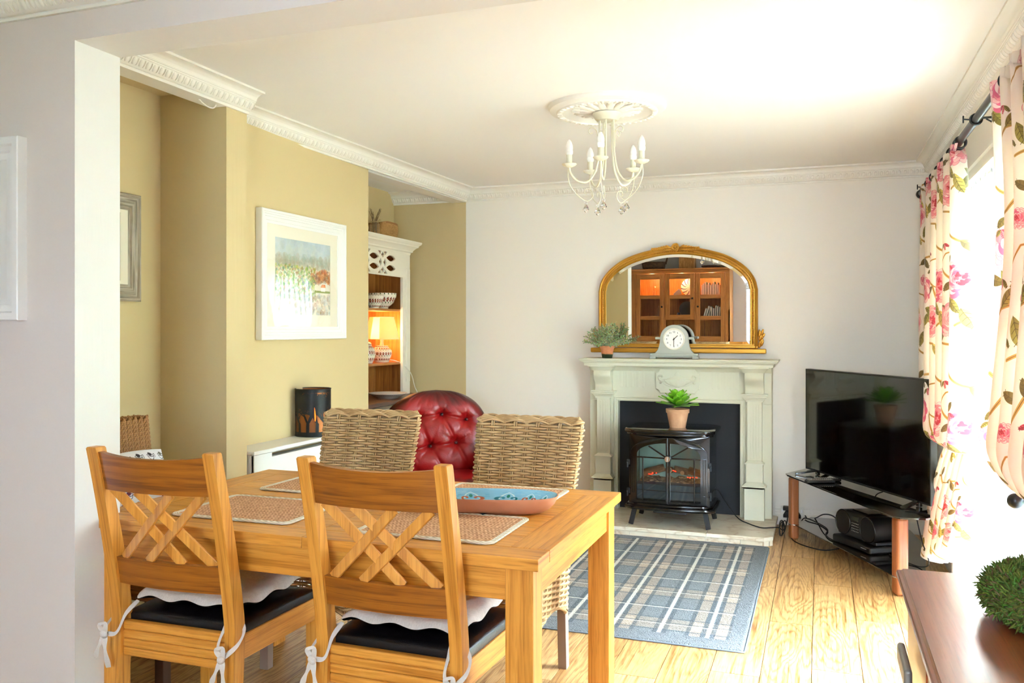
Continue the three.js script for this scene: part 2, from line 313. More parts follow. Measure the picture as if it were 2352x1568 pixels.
// ================================================================ dining table with its chairs
const T = 0.74;
{
  const x0 = -2.305, x1 = -0.715, d0 = 2.195, d1 = 3.215, th = 0.034, xm = -1.459;
  const t = thing('dining_table', 'golden oak dining table with plank top and square legs', 'table', [(x0 + x1) / 2, 0, (d0 + d1) / 2]);
  const cx = (x0 + x1) / 2, cd = (d0 + d1) / 2, r = rng(3);
  const put = (name, g, axis, m = mOak) => part(t, name, grain(mv(g, -cx, 0, cd), axis, r() * 3, r()), m);
  const E = 0.118, R = 0.105, g = 0.0006;
  for (const [a, b] of [[x0, xm], [xm, x1]]) for (const [p, q] of [[d0, d0 + R], [d1 - R, d1]]) put('edge_board', slab(a + g, b - g, T - th, T, p, q - g, 0.0025), 'x');
  put('end_board', slab(x1 - E, x1, T - th, T + 0.0003, d0 + R + g, d1 - R - g, 0.002), 'z');
  put('end_board', slab(x0, x0 + E, T - th, T + 0.0003, d0 + R + g, d1 - R - g, 0.002), 'z');
  for (let i = 0; i < 6; i++) { const w = (d1 - d0 - 2 * R) / 6; for (const [a, b] of [[x0 + E, xm], [xm, x1 - E]]) put('top_plank', slab(a + g, b - g, T - th, T, d0 + R + i * w + g, d0 + R + (i + 1) * w - g, 0.0015), 'x'); }
  const L = 0.082;
  for (const x of [x0 + 0.022, x1 - 0.022 - L]) for (const d of [d0 + 0.022, d1 - 0.022 - L]) put('leg', slab(x, x + L, 0, T - th, d, d + L, 0.004), 'y');
  const a = 0.095;
  for (const d of [d0 + 0.032, d1 - 0.032 - 0.024]) put('apron', slab(x0 + 0.1, x1 - 0.1, T - th - a, T - th, d, d + 0.024, 0.002), 'x');
  for (const x of [x0 + 0.032, x1 - 0.032 - 0.024]) put('apron', slab(x, x + 0.024, T - th - a, T - th, d0 + 0.1, d1 - 0.1, 0.002), 'z');
}

// oak chair with a crossed-lattice back; stands with its seat towards -z, origin below the rear posts' middle
function oakChair(label, x, d, ry = 0) {
  const t = thing('dining_chair', label, 'chair', [x, 0, d], ry, 'oak lattice-back dining chairs'), r = rng(Math.round(x * -100));
  const w = (g, a) => grain(g, a, r() * 3, r());
  const hw = 0.212, lean = (y) => (y < 0.46 ? 0.03 * smooth(0.46, 0, y) : 0.105 * Math.pow((y - 0.46) / 0.54, 1.25));   // posts sweep back above the seat
  for (const s of [-1, 1]) {
    const g = surf(8, 30, (u, v, p) => {
      const y = v * 1.0, a = Math.floor(u * 8 + 0.01), q = [[-1, 1], [0, 1], [1, 1], [1, 0], [1, -1], [0, -1], [-1, -1], [-1, 0], [-1, 1]][a];
      const deep = 0.024 - 0.004 * smooth(0.5, 1, v); p.set(s * hw + q[0] * 0.019, y, lean(y) + q[1] * deep);
    });
    const cap = bx(0.038, 0.008, 0.04, s * hw, 1.0, lean(1.0), 0.004, 2);
    part(t, 'back_post', w(join([toCreasedNormals(g, 0.6), cap]), 'y'), mOak);
  }
  const curved = (y0, y1, th, dip, over = 0) => surf(24, 12, (u, v, p) => {   // rail bowed away from the sitter, its section a rounded slab
    const q = v * 12, pts = [[-1, -1], [-1, -0.5], [-1, 0], [-1, 0.5], [-1, 1], [0, 1], [1, 1], [1, 0.5], [1, 0], [1, -0.5], [1, -1], [0, -1], [-1, -1]][Math.round(q)];
    const x = (u - 0.5) * 2 * (hw - 0.012), y = lerp(y0, y1, pts[1] / 2 + 0.5);
    p.set(x, y - (pts[1] > 0 ? over * 4 * u * (1 - u) : 0), lean(y) + dip * (1 - Math.pow(2 * u - 1, 2)) + pts[0] * th / 2);
  });
  part(t, 'top_rail', w(toCreasedNormals(curved(0.872, 0.99, 0.022, 0.028, 0.012), 0.6), 'x'), mOakDark);
  part(t, 'lower_rail', w(toCreasedNormals(curved(0.57, 0.655, 0.022, 0.02), 0.6), 'x'), mOakDark);
  const zr = (y, x) => lean(y) + (y > 0.76 ? 0.028 : 0.02) * (1 - Math.pow(x / (hw - 0.012), 2)) - 0.002;
  for (const [xa, xb, off] of [[-0.168, 0.062, -0.003], [-0.066, 0.168, -0.003], [0.066, -0.168, 0.003], [0.168, -0.066, 0.003]])
    part(t, 'cross_slat', w(bar(V3(xa, 0.876, zr(0.876, xa) + off), V3(xb, 0.651, zr(0.651, xb) + off), 0.03, 0.009, V3(0, 0.25, 1), 0.002), 'y'), mOak);
  // seat frame
  const D = 0.43;
  part(t, 'rear_seat_rail', w(join([0, 1, 2, 3].map((i) => bx(2 * hw - 0.036, 0.0265, 0.028, 0, 0.352 + i * 0.0275, 0.002, 0.006, 2)).concat([bx(2 * hw - 0.036, 0.1, 0.02, 0, 0.393, 0)])), 'x'), mOak);
  for (const s of [-1, 1]) part(t, 'side_rail', w(bar(V3(s * hw, 0.4, -0.02), V3(s * (hw + 0.012), 0.4, -D), 0.075, 0.024, V3(1, 0, 0)), 'z'), mOak);
  part(t, 'front_rail', w(bx(2 * hw, 0.075, 0.024, 0, 0.4, -D, 0.002), 'x'), mOak);
  for (const s of [-1, 1]) part(t, 'front_leg', w(bx(0.042, 0.44, 0.042, s * (hw + 0.008), 0.22, -D + 0.005, 0.003), 'y'), mOak);
  const pad = surf(28, 28, (u, v, p) => {   // padded leather seat, domed, its sides wrapped over the frame
    const a = (u - 0.5) * 2, b = (v - 0.5) * 2, k = (q) => Math.sign(q) * Math.min(1, Math.abs(q) * 1.12), e = Math.max(Math.abs(a), Math.abs(b));
    p.set(k(a) * (hw + 0.005 + 0.014 * (1 - v)), 0.437 + (e > 0.89 ? -0.0 : 0) + 0.036 * Math.sqrt(clamp(1 - Math.pow(e, 6))) + 0.012 * (1 - a * a) * (1 - b * b), -0.205 + k(b) * 0.2 - 0.012);
  });
  part(t, 'seat_pad', mergeVertices(pad), mLeatherBlack, 'black leather seat pad');
  return t;
}
const mLeatherBlack = phys({ color: 0x0e0e11, roughness: 0.34, bumpMap: rep(tex(256, 256, (u, v) => fbm(u, v, 40, 40, 3), false), 5, 5), bumpScale: 0.0004 });
const tLinen = tex(256, 256, (u, v) => { const a = 0.5 + 0.5 * Math.sin(u * TAU * 64), b = 0.5 + 0.5 * Math.sin(v * TAU * 64); return mixc([196, 184, 172], [226, 216, 204], clamp(0.5 * (a * b) + 0.7 * fbm(u, v, 16, 16, 3))); });
const mLinen = std({ map: rep(tLinen, 6, 6), roughness: 0.95 });
oakChair('oak dining chair with lattice back at the left, beside the white wall', -1.865, 2.135, rad(0.8));
oakChair('oak dining chair with lattice back nearest the table corner', -1.145, 2.17, rad(-0.8));

// linen cushion with ties knotted round the rear posts
function chairCushion(label, x, d, ry, seed) {
  const t = thing('seat_cushion', label, 'cushion', [x, 0.478, d], ry, 'linen chair cushions'), r = rng(seed), hw = 0.195;
  const tufts = [[-0.45, -0.4], [0.45, -0.4], [-0.45, 0.45], [0.45, 0.45], [0, 0]];
  const shell = (s) => surf(36, 36, (u, v, p) => {
    const a = (u - 0.5) * 2, b = (v - 0.5) * 2, e = Math.max(Math.abs(a), Math.abs(b)), edge = Math.sqrt(clamp(1 - Math.pow(e, 5)));
    let h = 0.026 * edge * (0.8 + 0.35 * fbm(u + seed, v, 5, 5, 3)); for (const [tx, ty] of tufts) h *= 1 - 0.75 * Math.exp(-((a - tx) ** 2 + (b - ty) ** 2) / 0.025);
    const wav = 0.006 * Math.sin(a * 9 + seed) * smooth(0.75, 1, Math.abs(b)) + 0.007 * Math.sin(b * 8 + seed * 2) * smooth(0.75, 1, Math.abs(a));
    p.set(a * hw * (1 - 0.03 * b * b), 0.026 + (s > 0 ? h : -h * 0.55) + wav + 0.01 * smooth(0.5, 1, b), -0.215 + b * 0.19 * (1 - 0.03 * a * a));
  });
  const top = shell(1), bot = shell(-1); bot.index.array.reverse(); 
  part(t, 'pad', join([top, bot]), mLinen);
  const ribbon = (pts, w = 0.011) => { const c = curve(pts), n = 26; return surf(n, 1, (u, v, p) => { c.getPoint(u, p); const q = c.getTangent(u), s = new THREE.Vector3().crossVectors(q, V3(0.25, 0.2, 1)).normalize(); p.addScaledVector(s, (v - 0.5) * w * (1 + 0.3 * Math.sin(u * 9))); }); };
  const mTie = std({ map: rep(tLinen, 2, 2), roughness: 0.95, side: THREE.DoubleSide });
  for (const s of [-1, 1]) {
    const px = s * 0.212, b = -0.478, kx = px + s * 0.004, ky = 0.395 + b + (s < 0 ? 0.025 : 0);
    const loop = ribbon([V3(s * 0.18, 0.02, -0.035), V3(px - s * 0.026, 0.47 + b, 0.01), V3(px - s * 0.022, 0.42 + b, 0.05), V3(kx, ky, 0.062)]);
    const round = ribbon([V3(s * 0.185, 0.015, -0.04), V3(px + s * 0.026, 0.46 + b, -0.01), V3(px + s * 0.034, 0.43 + b, 0.03), V3(kx, ky, 0.064)]);
    const tailA = ribbon([V3(kx, ky, 0.066), V3(kx - 0.014, ky - 0.035, 0.075), V3(kx - 0.034, ky - 0.075, 0.07)], 0.013), tailB = ribbon([V3(kx, ky, 0.066), V3(kx + 0.012, ky - 0.04, 0.078), V3(kx + 0.012 + r() * 0.01, ky - 0.1, 0.07)], 0.014);
    const bow = ribbon([V3(kx, ky, 0.066), V3(kx - 0.012, ky + 0.03, 0.076), V3(kx + 0.008, ky + 0.036, 0.074), V3(kx + 0.004, ky, 0.07)], 0.012);
    const knot = ball(1, 0, 0, 0, 12, 8).scale(0.014, 0.012, 0.009).rotateZ(0.6 * s).translate(kx, ky, 0.07);
    part(t, 'tie', [loop, round, tailA, tailB, bow], mTie); part(t, 'knot', knot, mTie);
  }
  return t;
}
chairCushion('pale linen cushion tied to the chair beside the white wall', -1.865, 2.135, rad(0.8), 1);
chairCushion('pale linen cushion tied to the chair nearest the table corner', -1.145, 2.17, rad(-0.8), 2);

// jute place mats with a bound rim
const tJute = (() => tex(512, 512, (u, v) => {
  const rows = 26, row = Math.floor(v * rows), w = v * rows - row, k = 30, ph = u * k + (row % 2) * 0.5 + 0.25 * Math.sin(row * 3.1), c = ph - Math.floor(ph), sl = Math.abs(w - 0.5) * 2;
  const lump = Math.sqrt(clamp(1 - sl * sl)) * (0.55 + 0.45 * Math.sin((c + (row % 2 ? w : 1 - w) * 0.5) * TAU)), n = fbm(u, v, 60, 60, 2);
  return mixc([170, 116, 74], [240, 192, 146], clamp(lump * 0.75 + (n - 0.5) * 0.9 + 0.12));
}))();
const mJute = std({ map: rep(tJute, 2.6, 2.6), roughness: 0.95, bumpMap: rep(tJute, 2.6, 2.6), bumpScale: 0.003 });
const tRope = tex(128, 64, (u, v) => mixc([206, 190, 160], [244, 234, 212], clamp(0.5 + 0.5 * Math.sin((u * 8 + v * 2) * TAU) + fbm(u, v, 16, 16, 2) - 0.5)));
const mRope = std({ map: rep(tRope, 8, 2), roughness: 0.95, bumpMap: rep(tRope, 8, 2), bumpScale: 0.002 });
function mat(label, x, d, ry, w = 0.46, h = 0.36) {
  const t = thing('place_mat', label, 'place mat', [x, T + 0.0005, d], ry, 'jute place mats');
  const rr = (W, H, R) => { const s = new THREE.Shape(); s.moveTo(-W + R, -H); s.lineTo(W - R, -H); s.quadraticCurveTo(W, -H, W, -H + R); s.lineTo(W, H - R); s.quadraticCurveTo(W, H, W - R, H); s.lineTo(-W + R, H); s.quadraticCurveTo(-W, H, -W, H - R); s.lineTo(-W, -H + R); s.quadraticCurveTo(-W, -H, -W + R, -H); return s; };
  part(t, 'woven_field', planar(ext(rr(w / 2 - 0.012, h / 2 - 0.012, 0.02), 0.006).rotateX(-PI / 2)), mJute);
  for (let i = 0; i < 3; i++) { const R = 0.028, pts = rr(w / 2 - 0.0035 - i * 0.0062, h / 2 - 0.0035 - i * 0.0062, R - i * 0.004).getPoints(6).map((p) => V3(p.x, 0.0042, -p.y)); pts.pop(); part(t, 'rim_cord', tube(new THREE.CatmullRomCurve3(pts, true, 'catmullrom', 0.1), 0.0038, 120, 6, true), mRope); }
  return t;
}
mat('jute place mat behind the left chair back, nearer of the two there', -1.815, 2.48, rad(1));
mat('jute place mat at the far left of the table, by the radiator cover', -1.815, 2.955, rad(-1));
mat('jute place mat at the near right corner of the table', -1.115, 2.466, rad(0.6));
mat('jute place mat partly under the blue dish at the far right', -1.13, 2.985, rad(0));

// terracotta serving dish, glazed with a blue pattern inside
{
  const t = thing('serving_dish', 'long oval terracotta dish glazed blue inside with a scroll pattern', 'dish', [-1.07, T + 0.001, 2.715], rad(14));
  const W = 0.245, D = 0.105, sup = (a, n, w, d) => { const c = Math.cos(a), s = Math.sin(a); return [Math.sign(c) * Math.pow(Math.abs(c), 2 / n) * w, Math.sign(s) * Math.pow(Math.abs(s), 2 / n) * d]; };
  const loft = (prof, n = 72) => surf(n, prof.length - 1, (u, v, p) => { const k = prof[Math.round(v * (prof.length - 1))], [x, z] = sup(u * TAU, 2.7, W * k[0], D * (1 - (1 - k[0]) * 1.9)); p.set(x, k[1], z); });
  part(t, 'body', toCreasedNormals(loft([[0.001, 0], [0.72, 0], [0.78, 0.004], [0.88, 0.016], [0.95, 0.034], [0.985, 0.05], [1, 0.056], [0.998, 0.06], [0.985, 0.06], [0.97, 0.055]]), 0.8), std({ color: 0xc9825c, roughness: 0.75, side: THREE.DoubleSide }));
  const pat = canvasTex(1024, 256, (c, w, h) => {
    c.fillStyle = '#8cc6dc'; c.fillRect(0, 0, w, h);
    const r = rng(9); for (let i = 0; i < 900; i++) { c.fillStyle = ['#6fb0cf', '#a8d8e6', '#4f9ac2', '#bfe3ea'][Math.floor(r() * 4)]; c.globalAlpha = 0.35; c.fillRect(r() * w, r() * h, 4 + r() * 22, 2 + r() * 8); } c.globalAlpha = 1;
    c.lineCap = 'round';
    const n = 16; for (let i = 0; i < n; i++) {
      const x = (i + 0.5) * w / n, s = w / n / 64; c.save(); c.translate(x, h * 0.52); c.scale(s, s);
      c.strokeStyle = '#d8efee'; c.lineWidth = 4; c.beginPath(); c.moveTo(-32, 60); c.quadraticCurveTo(-24, -30, 0, -70); c.quadraticCurveTo(24, -30, 32, 60); c.stroke();
      const col = i % 2 ? '#b5502a' : '#14707e'; c.strokeStyle = col; c.lineWidth = 6;
      for (const q of [-1, 1]) { c.beginPath(); c.moveTo(0, 30); c.bezierCurveTo(q * 4, -6, q * 26, -4, q * 22, -24); c.bezierCurveTo(q * 20, -36, q * 6, -32, q * 10, -22); c.stroke(); c.beginPath(); c.moveTo(0, 34); c.bezierCurveTo(q * 10, 30, q * 20, 38, q * 14, 50); c.stroke(); }
      c.fillStyle = i % 2 ? '#e0b53c' : '#c3502c'; c.beginPath(); c.ellipse(0, 10, 5, 14, 0, 0, TAU); c.fill(); c.fillStyle = '#147a62'; c.beginPath(); c.ellipse(0, -38, 4, 12, 0, 0, TAU); c.fill();
      c.restore();
    }
  }, true);
  const inner = loft([[0.985, 0.06], [0.96, 0.053], [0.93, 0.04], [0.86, 0.022], [0.76, 0.011], [0.6, 0.008], [0.001, 0.008]]); { const q = inner.attributes.uv; for (let i = 0; i < q.count; i++) q.setY(i, 1 - q.getY(i)); }
  part(t, 'glazed_inside', inner, phys({ map: pat, roughness: 0.15, clearcoat: 0.5, side: THREE.DoubleSide }), 'blue glaze with scrolls');
}
// two small pots behind the near chair
{
  const spot = canvasTex(256, 128, (c, w, h) => { c.fillStyle = '#f1ece2'; c.fillRect(0, 0, w, h); c.fillStyle = '#8b3a3a'; for (let i = 0; i < 12; i++) for (let j = 0; j < 6; j++) { c.beginPath(); c.arc((i + (j % 2) / 2) * w / 12 + 6, j * h / 6 + 10, 3.2, 0, TAU); c.fill(); } }, true);
  const a = thing('milk_jug', 'small white jug with red dots behind the near chair back', 'jug', [-1.42, T + 0.001, 2.72]);
  part(a, 'body', lathe([[0.001, 0], [0.03, 0], [0.034, 0.006], [0.038, 0.03], [0.037, 0.05], [0.032, 0.066], [0.034, 0.074], [0.031, 0.074], [0.029, 0.066], [0.032, 0.03], [0.001, 0.008]]), phys({ map: spot, roughness: 0.2, clearcoat: 0.4 }));
  part(a, 'handle', tube([V3(-0.034, 0.062, 0), V3(-0.056, 0.055, 0), V3(-0.056, 0.028, 0), V3(-0.037, 0.02, 0)], 0.004, 16, 8), paint(0xf1ece2, 0.2));
  const b = thing('butter_tub', 'small dark patterned pot between jug and terracotta dish', 'pot', [-1.36, T + 0.001, 2.86]);
  part(b, 'body', lathe([[0.001, 0], [0.036, 0], [0.04, 0.004], [0.042, 0.03], [0.041, 0.034], [0.001, 0.034]]), paint(0x5c4a40, 0.4));
  part(b, 'lid', lathe([[0.001, 0.046], [0.02, 0.045], [0.04, 0.04], [0.042, 0.035], [0.001, 0.034]]), paint(0xd9cfc0, 0.4));
}
// ================================================================ woven chairs on the far side of the table
const tCane = tex(256, 64, (u, v) => mixc([150, 112, 66], [236, 204, 152], clamp(fbm(u, v, 6, 10, 4, 0.6) * 1.5 - 0.2)));
const mCane = std({ map: rep(tCane, 3, 1), roughness: 0.55 }), mCaneLegs = paint(0x9a8270, 0.6);
// strands woven round a closed loop: ring(t, y) -> place on the loop; the strand sways in and out at every stake
function weave(ring, y0, y1, pitch, stakes, rad0, keep = () => true, per = 4) {
  const list = [], rows = Math.round((y1 - y0) / pitch);
  for (let j = 0; j < rows; j++) {
    const runs = []; let cur = [];
    const y = y0 + (j + 0.5) * pitch, n = stakes * per;
    for (let i = 0; i <= n; i++) {
      const t = i / n, a = ring(t, y), b = ring(t + 0.001, y), nrm = V3(b.z - a.z, 0, -(b.x - a.x)).normalize();
      const sway = 0.0072 * Math.cos(PI * (t * stakes + j));
      if (keep(t, y)) cur.push(a.clone().addScaledVector(nrm, sway)); else { if (cur.length > 3) runs.push(cur); cur = []; }
    }
    if (cur.length > 3) runs.push(cur);
    for (const r of runs) list.push(new THREE.TubeGeometry(new THREE.CatmullRomCurve3(r, false, 'catmullrom', 0.5), r.length - 1, rad0, 5, false));
  }
  return list;
}
const wickerSet = (() => {
  // back: rounded slab that leans and flares towards the top, slightly bowed
  const slabRing = (t, y) => {
    const k = clamp((y - 0.40) / 0.58), hw = lerp(0.205, 0.238, k), hd = 0.026, z0 = lerp(0.02, 0.16, Math.pow(k, 1.3)), straight = 2 * (hw - hd), arc = PI * hd, L = 2 * straight + 2 * arc;
    let s = (((t % 1) + 1) % 1) * L, x, z;
    if (s < straight) { x = -(hw - hd) + s; z = -hd; } else if ((s -= straight) < arc) { const a = s / arc * PI; x = (hw - hd) + hd * Math.sin(a); z = -hd * Math.cos(a); } else if ((s -= arc) < straight) { x = (hw - hd) - s; z = hd; } else { s -= straight; const a = s / arc * PI; x = -(hw - hd) - hd * Math.sin(a); z = hd * Math.cos(a); }
    return V3(x, y, -z0 - 0.02 * (1 - Math.pow(x / hw, 2)) - z);     // the sitter faces +z
  };
  const back = weave(slabRing, 0.42, 0.965, 0.0108, 20, 0.0057);
  const stakes = [];
  for (let i = 0; i < 20; i++) for (const e of [-0.0045, 0.0045]) stakes.push(tube([0.40, 0.55, 0.7, 0.85, 0.97].map((y) => slabRing(i / 20 + e, y)), 0.0036, 8, 5));
  const braid = [];   // scalloped top edge: strands rolling along the rim, dipping at every second stake
  for (let k = 0; k < 6; k++) braid.push(new THREE.TubeGeometry(new THREE.CatmullRomCurve3(Array.from({ length: 160 }, (_, i) => { const t = i / 160, q = slabRing(t, 0.966), c = slabRing(0.5, 0.966), sc = Math.abs(Math.sin(PI * (t * 10 + k * 0.12))); c.x = clamp(q.x, -0.21, 0.21); c.z = (slabRing(0.2, 0.966).z + slabRing(0.8, 0.966).z) / 2 - 0.02 * (1 - Math.pow(q.x / 0.238, 2)) * 0; const m = q.clone().lerp(new THREE.Vector3(c.x, q.y, lerp(q.z, c.z, 0.9)), Math.min(0.8, k * 0.17)); m.y = 0.963 + 0.004 * k * (k < 4 ? 1 : 0.8) + 0.012 * sc; return m; }), true), 320, 0.0056, 6, true));
  // seat box
  const hw = 0.225, z0 = -0.03, z1 = 0.41;
  const boxRing = (t, y) => {
    const r = 0.045, k = clamp((y - 0.2) / 0.24), w = hw - 0.012 * (1 - k), zc = (z0 + z1) / 2, hd = (z1 - z0) / 2 - 0.008 * (1 - k), sx = 2 * (w - r), sz = 2 * (hd - r), arc = PI / 2 * r, L = 2 * (sx + sz) + 4 * arc;
    let s = (((t % 1) + 1) % 1) * L, x, z; const corner = (cx, cz, a0) => { const a = a0 + s / arc * PI / 2; x = cx + r * Math.sin(a); z = cz - r * Math.cos(a); };
    if (s < sx) { x = -(w - r) + s; z = -hd; } else if ((s -= sx) < arc) corner(w - r, -(hd - r), 0);
    else if ((s -= arc) < sz) { x = w; z = -(hd - r) + s; } else if ((s -= sz) < arc) corner(w - r, hd - r, PI / 2);
    else if ((s -= arc) < sx) { x = (w - r) - s; z = hd; } else if ((s -= sx) < arc) corner(-(w - r), hd - r, PI);
    else if ((s -= arc) < sz) { x = -w; z = (hd - r) - s; } else { s -= sz; corner(-(w - r), -(hd - r), PI * 1.5); }
    return V3(x, y, zc + z);
  };
  const arch = (t) => { const q = boxRing(t, 0.44), c = Math.min(1, Math.abs(q.x) / hw), e = Math.abs((q.z - 0.19) / 0.22); return 0.225 + 0.075 * (Math.abs(Math.abs(q.x) - hw) < 0.02 ? 1 - e * e : 1 - c * c); };
  const skirt = weave(boxRing, 0.22, 0.445, 0.0108, 34, 0.0057, (t, y) => y > arch(t));
  const sstake = []; for (let i = 0; i < 34; i++) for (const e of [-0.003, 0.003]) sstake.push(tube([arch(i / 34) - 0.004, 0.35, 0.448].map((y) => boxRing(i / 34 + e, y)), 0.0034, 4, 5));
  const hem = tube(new THREE.CatmullRomCurve3(Array.from({ length: 68 }, (_, i) => boxRing(i / 68, arch(i / 68))), true), 0.0085, 136, 6, true);
  const seat = []; for (let j = 0; j < 44; j++) { const z = z0 + 0.02 + j * 0.0094; seat.push(tube(Array.from({ length: 25 }, (_, i) => V3(lerp(-hw + 0.012, hw - 0.012, i / 24), 0.448 + 0.005 * Math.cos(PI * (i / 2 + j)) - 0.012 * Math.sin(i / 24 * PI), z)), 0.005, 24, 5)); }
  return { back: join(back), stakes: join(stakes), braid: join(braid), skirt: join(skirt), sstake: join(sstake), hem, seat: join(seat) };
})();
function wickerChair(label, x, d, ry) {
  const t = thing('wicker_chair', label, 'chair', [x, 0, d], ry, 'wicker dining chairs'), w = wickerSet;
  const b = part(t, 'backrest', w.back, mCane); part(b, 'stakes', w.stakes, mCane); part(b, 'braided_rim', w.braid, mCane);
  const s = part(t, 'seat_skirt', w.skirt, mCane); part(s, 'stakes', w.sstake, mCane); part(s, 'hem_roll', w.hem, mCane);
  part(t, 'seat', w.seat, mCane);
  for (const sx of [-1, 1]) { part(t, 'front_leg', bar(V3(sx * 0.195, 0, 0.385), V3(sx * 0.195, 0.43, 0.375), 0.038, 0.038), mCaneLegs); part(t, 'rear_leg', bar(V3(sx * 0.19, 0, -0.04), V3(sx * 0.195, 0.43, 0.0), 0.036, 0.036), mCaneLegs); }
  return t;
}
wickerChair('wicker dining chair with its back in front of the black lantern', -1.915, 3.30, rad(2));
wickerChair('wicker dining chair on the fireplace side of the table', -1.165, 3.285, rad(-2));

// plaited water-hyacinth chair at the head of the table, half hidden by the white jamb
{
  const t = thing('seagrass_chair', 'chunky plaited seagrass chair behind the white jamb', 'chair', [-2.62, 0, 2.66], rad(90));
  const tex1 = tex(128, 64, (u, v) => mixc([112, 70, 32], [206, 152, 88], clamp(fbm(u, v, 4, 16, 4, 0.6) * 1.6 - 0.3))), m = std({ map: tex1, roughness: 0.6 });
  const leaf = new THREE.SphereGeometry(1, 8, 6).scale(0.0088, 0.0215, 0.008), plaits = [];
  const face = (z, n, w, y0, y1, flip) => { for (let i = 0; i < n; i++) { const x = -w + (i + 0.5) * 2 * w / n; for (let y = y0; y < y1; y += 0.0172) for (const s of [-1, 1]) { const g = leaf.clone().rotateZ(s * 0.5).rotateX(flip * 0.25).translate(x + s * w / n * 0.52, y + (s > 0 ? 0.0086 : 0), z + 0.12 * Math.max(0, y - 0.5) * -1); plaits.push(g); } } };
  face(0.028, 13, 0.2, 0.46, 0.99, 1); face(-0.028, 13, 0.2, 0.46, 0.99, -1);
  for (const s of [-1, 1]) for (let y = 0.46; y < 0.99; y += 0.0172) for (const q of [-1, 1]) plaits.push(leaf.clone().rotateX(q * 0.5).translate(s * 0.202, y + (q > 0 ? 0.0086 : 0), q * 0.016 - 0.12 * Math.max(0, y - 0.5)));
  for (let i = 0; i < 18; i++) for (const q of [-1, 1]) plaits.push(leaf.clone().rotateZ(PI / 2).rotateY(q * 0.5).translate(-0.19 + i * 0.0224, 0.993, q * 0.014 - 0.06));
  const b = part(t, 'backrest', plaits, m); b.userData.kind = 'stuff';
  part(t, 'back_core', [bar(V3(0, 0.46, -0.0), V3(0, 0.985, -0.06), 0.39, 0.04)], paint(0x3f2a16, 0.9));
  part(t, 'seat', bx(0.43, 0.09, 0.42, 0, 0.42, 0.22, 0.03, 3), m);
  for (const sx of [-1, 1]) for (const z of [0.0, 0.4]) part(t, 'leg', bx(0.04, 0.38, 0.04, sx * 0.19, 0.19, z, 0.004), paint(0x4c3220, 0.5));
  const print = canvasTex(512, 512, (c, w, h) => {   // ink sketches of cups and fringes
    c.fillStyle = '#f1eff2'; c.fillRect(0, 0, w, h); const r = rng(21); c.lineCap = 'round';
    for (let k = 0; k < 9; k++) for (let i = 0; i < 6; i++) {
      const x = i * 88 + (k % 2) * 40, y = k * 58 + 14;
      if (k % 3 === 2) { c.strokeStyle = '#2a2328'; c.lineWidth = 3; for (let q = 0; q < 10; q++) { c.beginPath(); c.moveTo(x + q * 9, y); c.lineTo(x + q * 9 + (r() - 0.5) * 6, y + 34 + r() * 12); c.stroke(); } c.beginPath(); c.moveTo(x, y); c.bezierCurveTo(x + 20, y - 14, x + 50, y + 12, x + 86, y - 4); c.stroke(); }
      else { c.strokeStyle = '#3a3036'; c.lineWidth = 3; c.beginPath(); c.ellipse(x + 30, y + 18, 24, 7, 0.1, 0, TAU); c.stroke(); c.beginPath(); c.arc(x + 30, y + 20, 22, 0.1, 3.0); c.stroke(); c.fillStyle = ['#5a2338', '#3b3138', '#77706a'][Math.floor(r() * 3)]; c.beginPath(); c.ellipse(x + 30, y + 12, 13, 10, 0, 0, TAU); c.fill(); c.beginPath(); c.moveTo(x + 55, y + 14); c.quadraticCurveTo(x + 72, y + 4, x + 60, y + 30); c.stroke(); }
    }
  }, true);
  const c = thing('printed_cushion', 'white cushion with dark ink-sketch print on the plaited chair', 'cushion', [-2.53, 0.62, 2.66], rad(90));
  const puff = (s) => surf(24, 24, (u, v, p) => { const a = (u - 0.5) * 2, b = (v - 0.5) * 2, e = Math.max(Math.abs(a), Math.abs(b)); p.set(a * 0.2 * (1 - 0.06 * b * b), b * 0.2 * (1 - 0.06 * a * a) + 0.06, s * 0.07 * Math.sqrt(clamp(1 - a * a)) * Math.sqrt(clamp(1 - b * b)) + 0.0); });
  const f1 = puff(1), f2 = puff(-1); f2.index.array.reverse();
  const mm = mesh('cover', join([f1, f2]).rotateX(-0.16), std({ map: print, roughness: 0.95 })); c.add(mm);
}
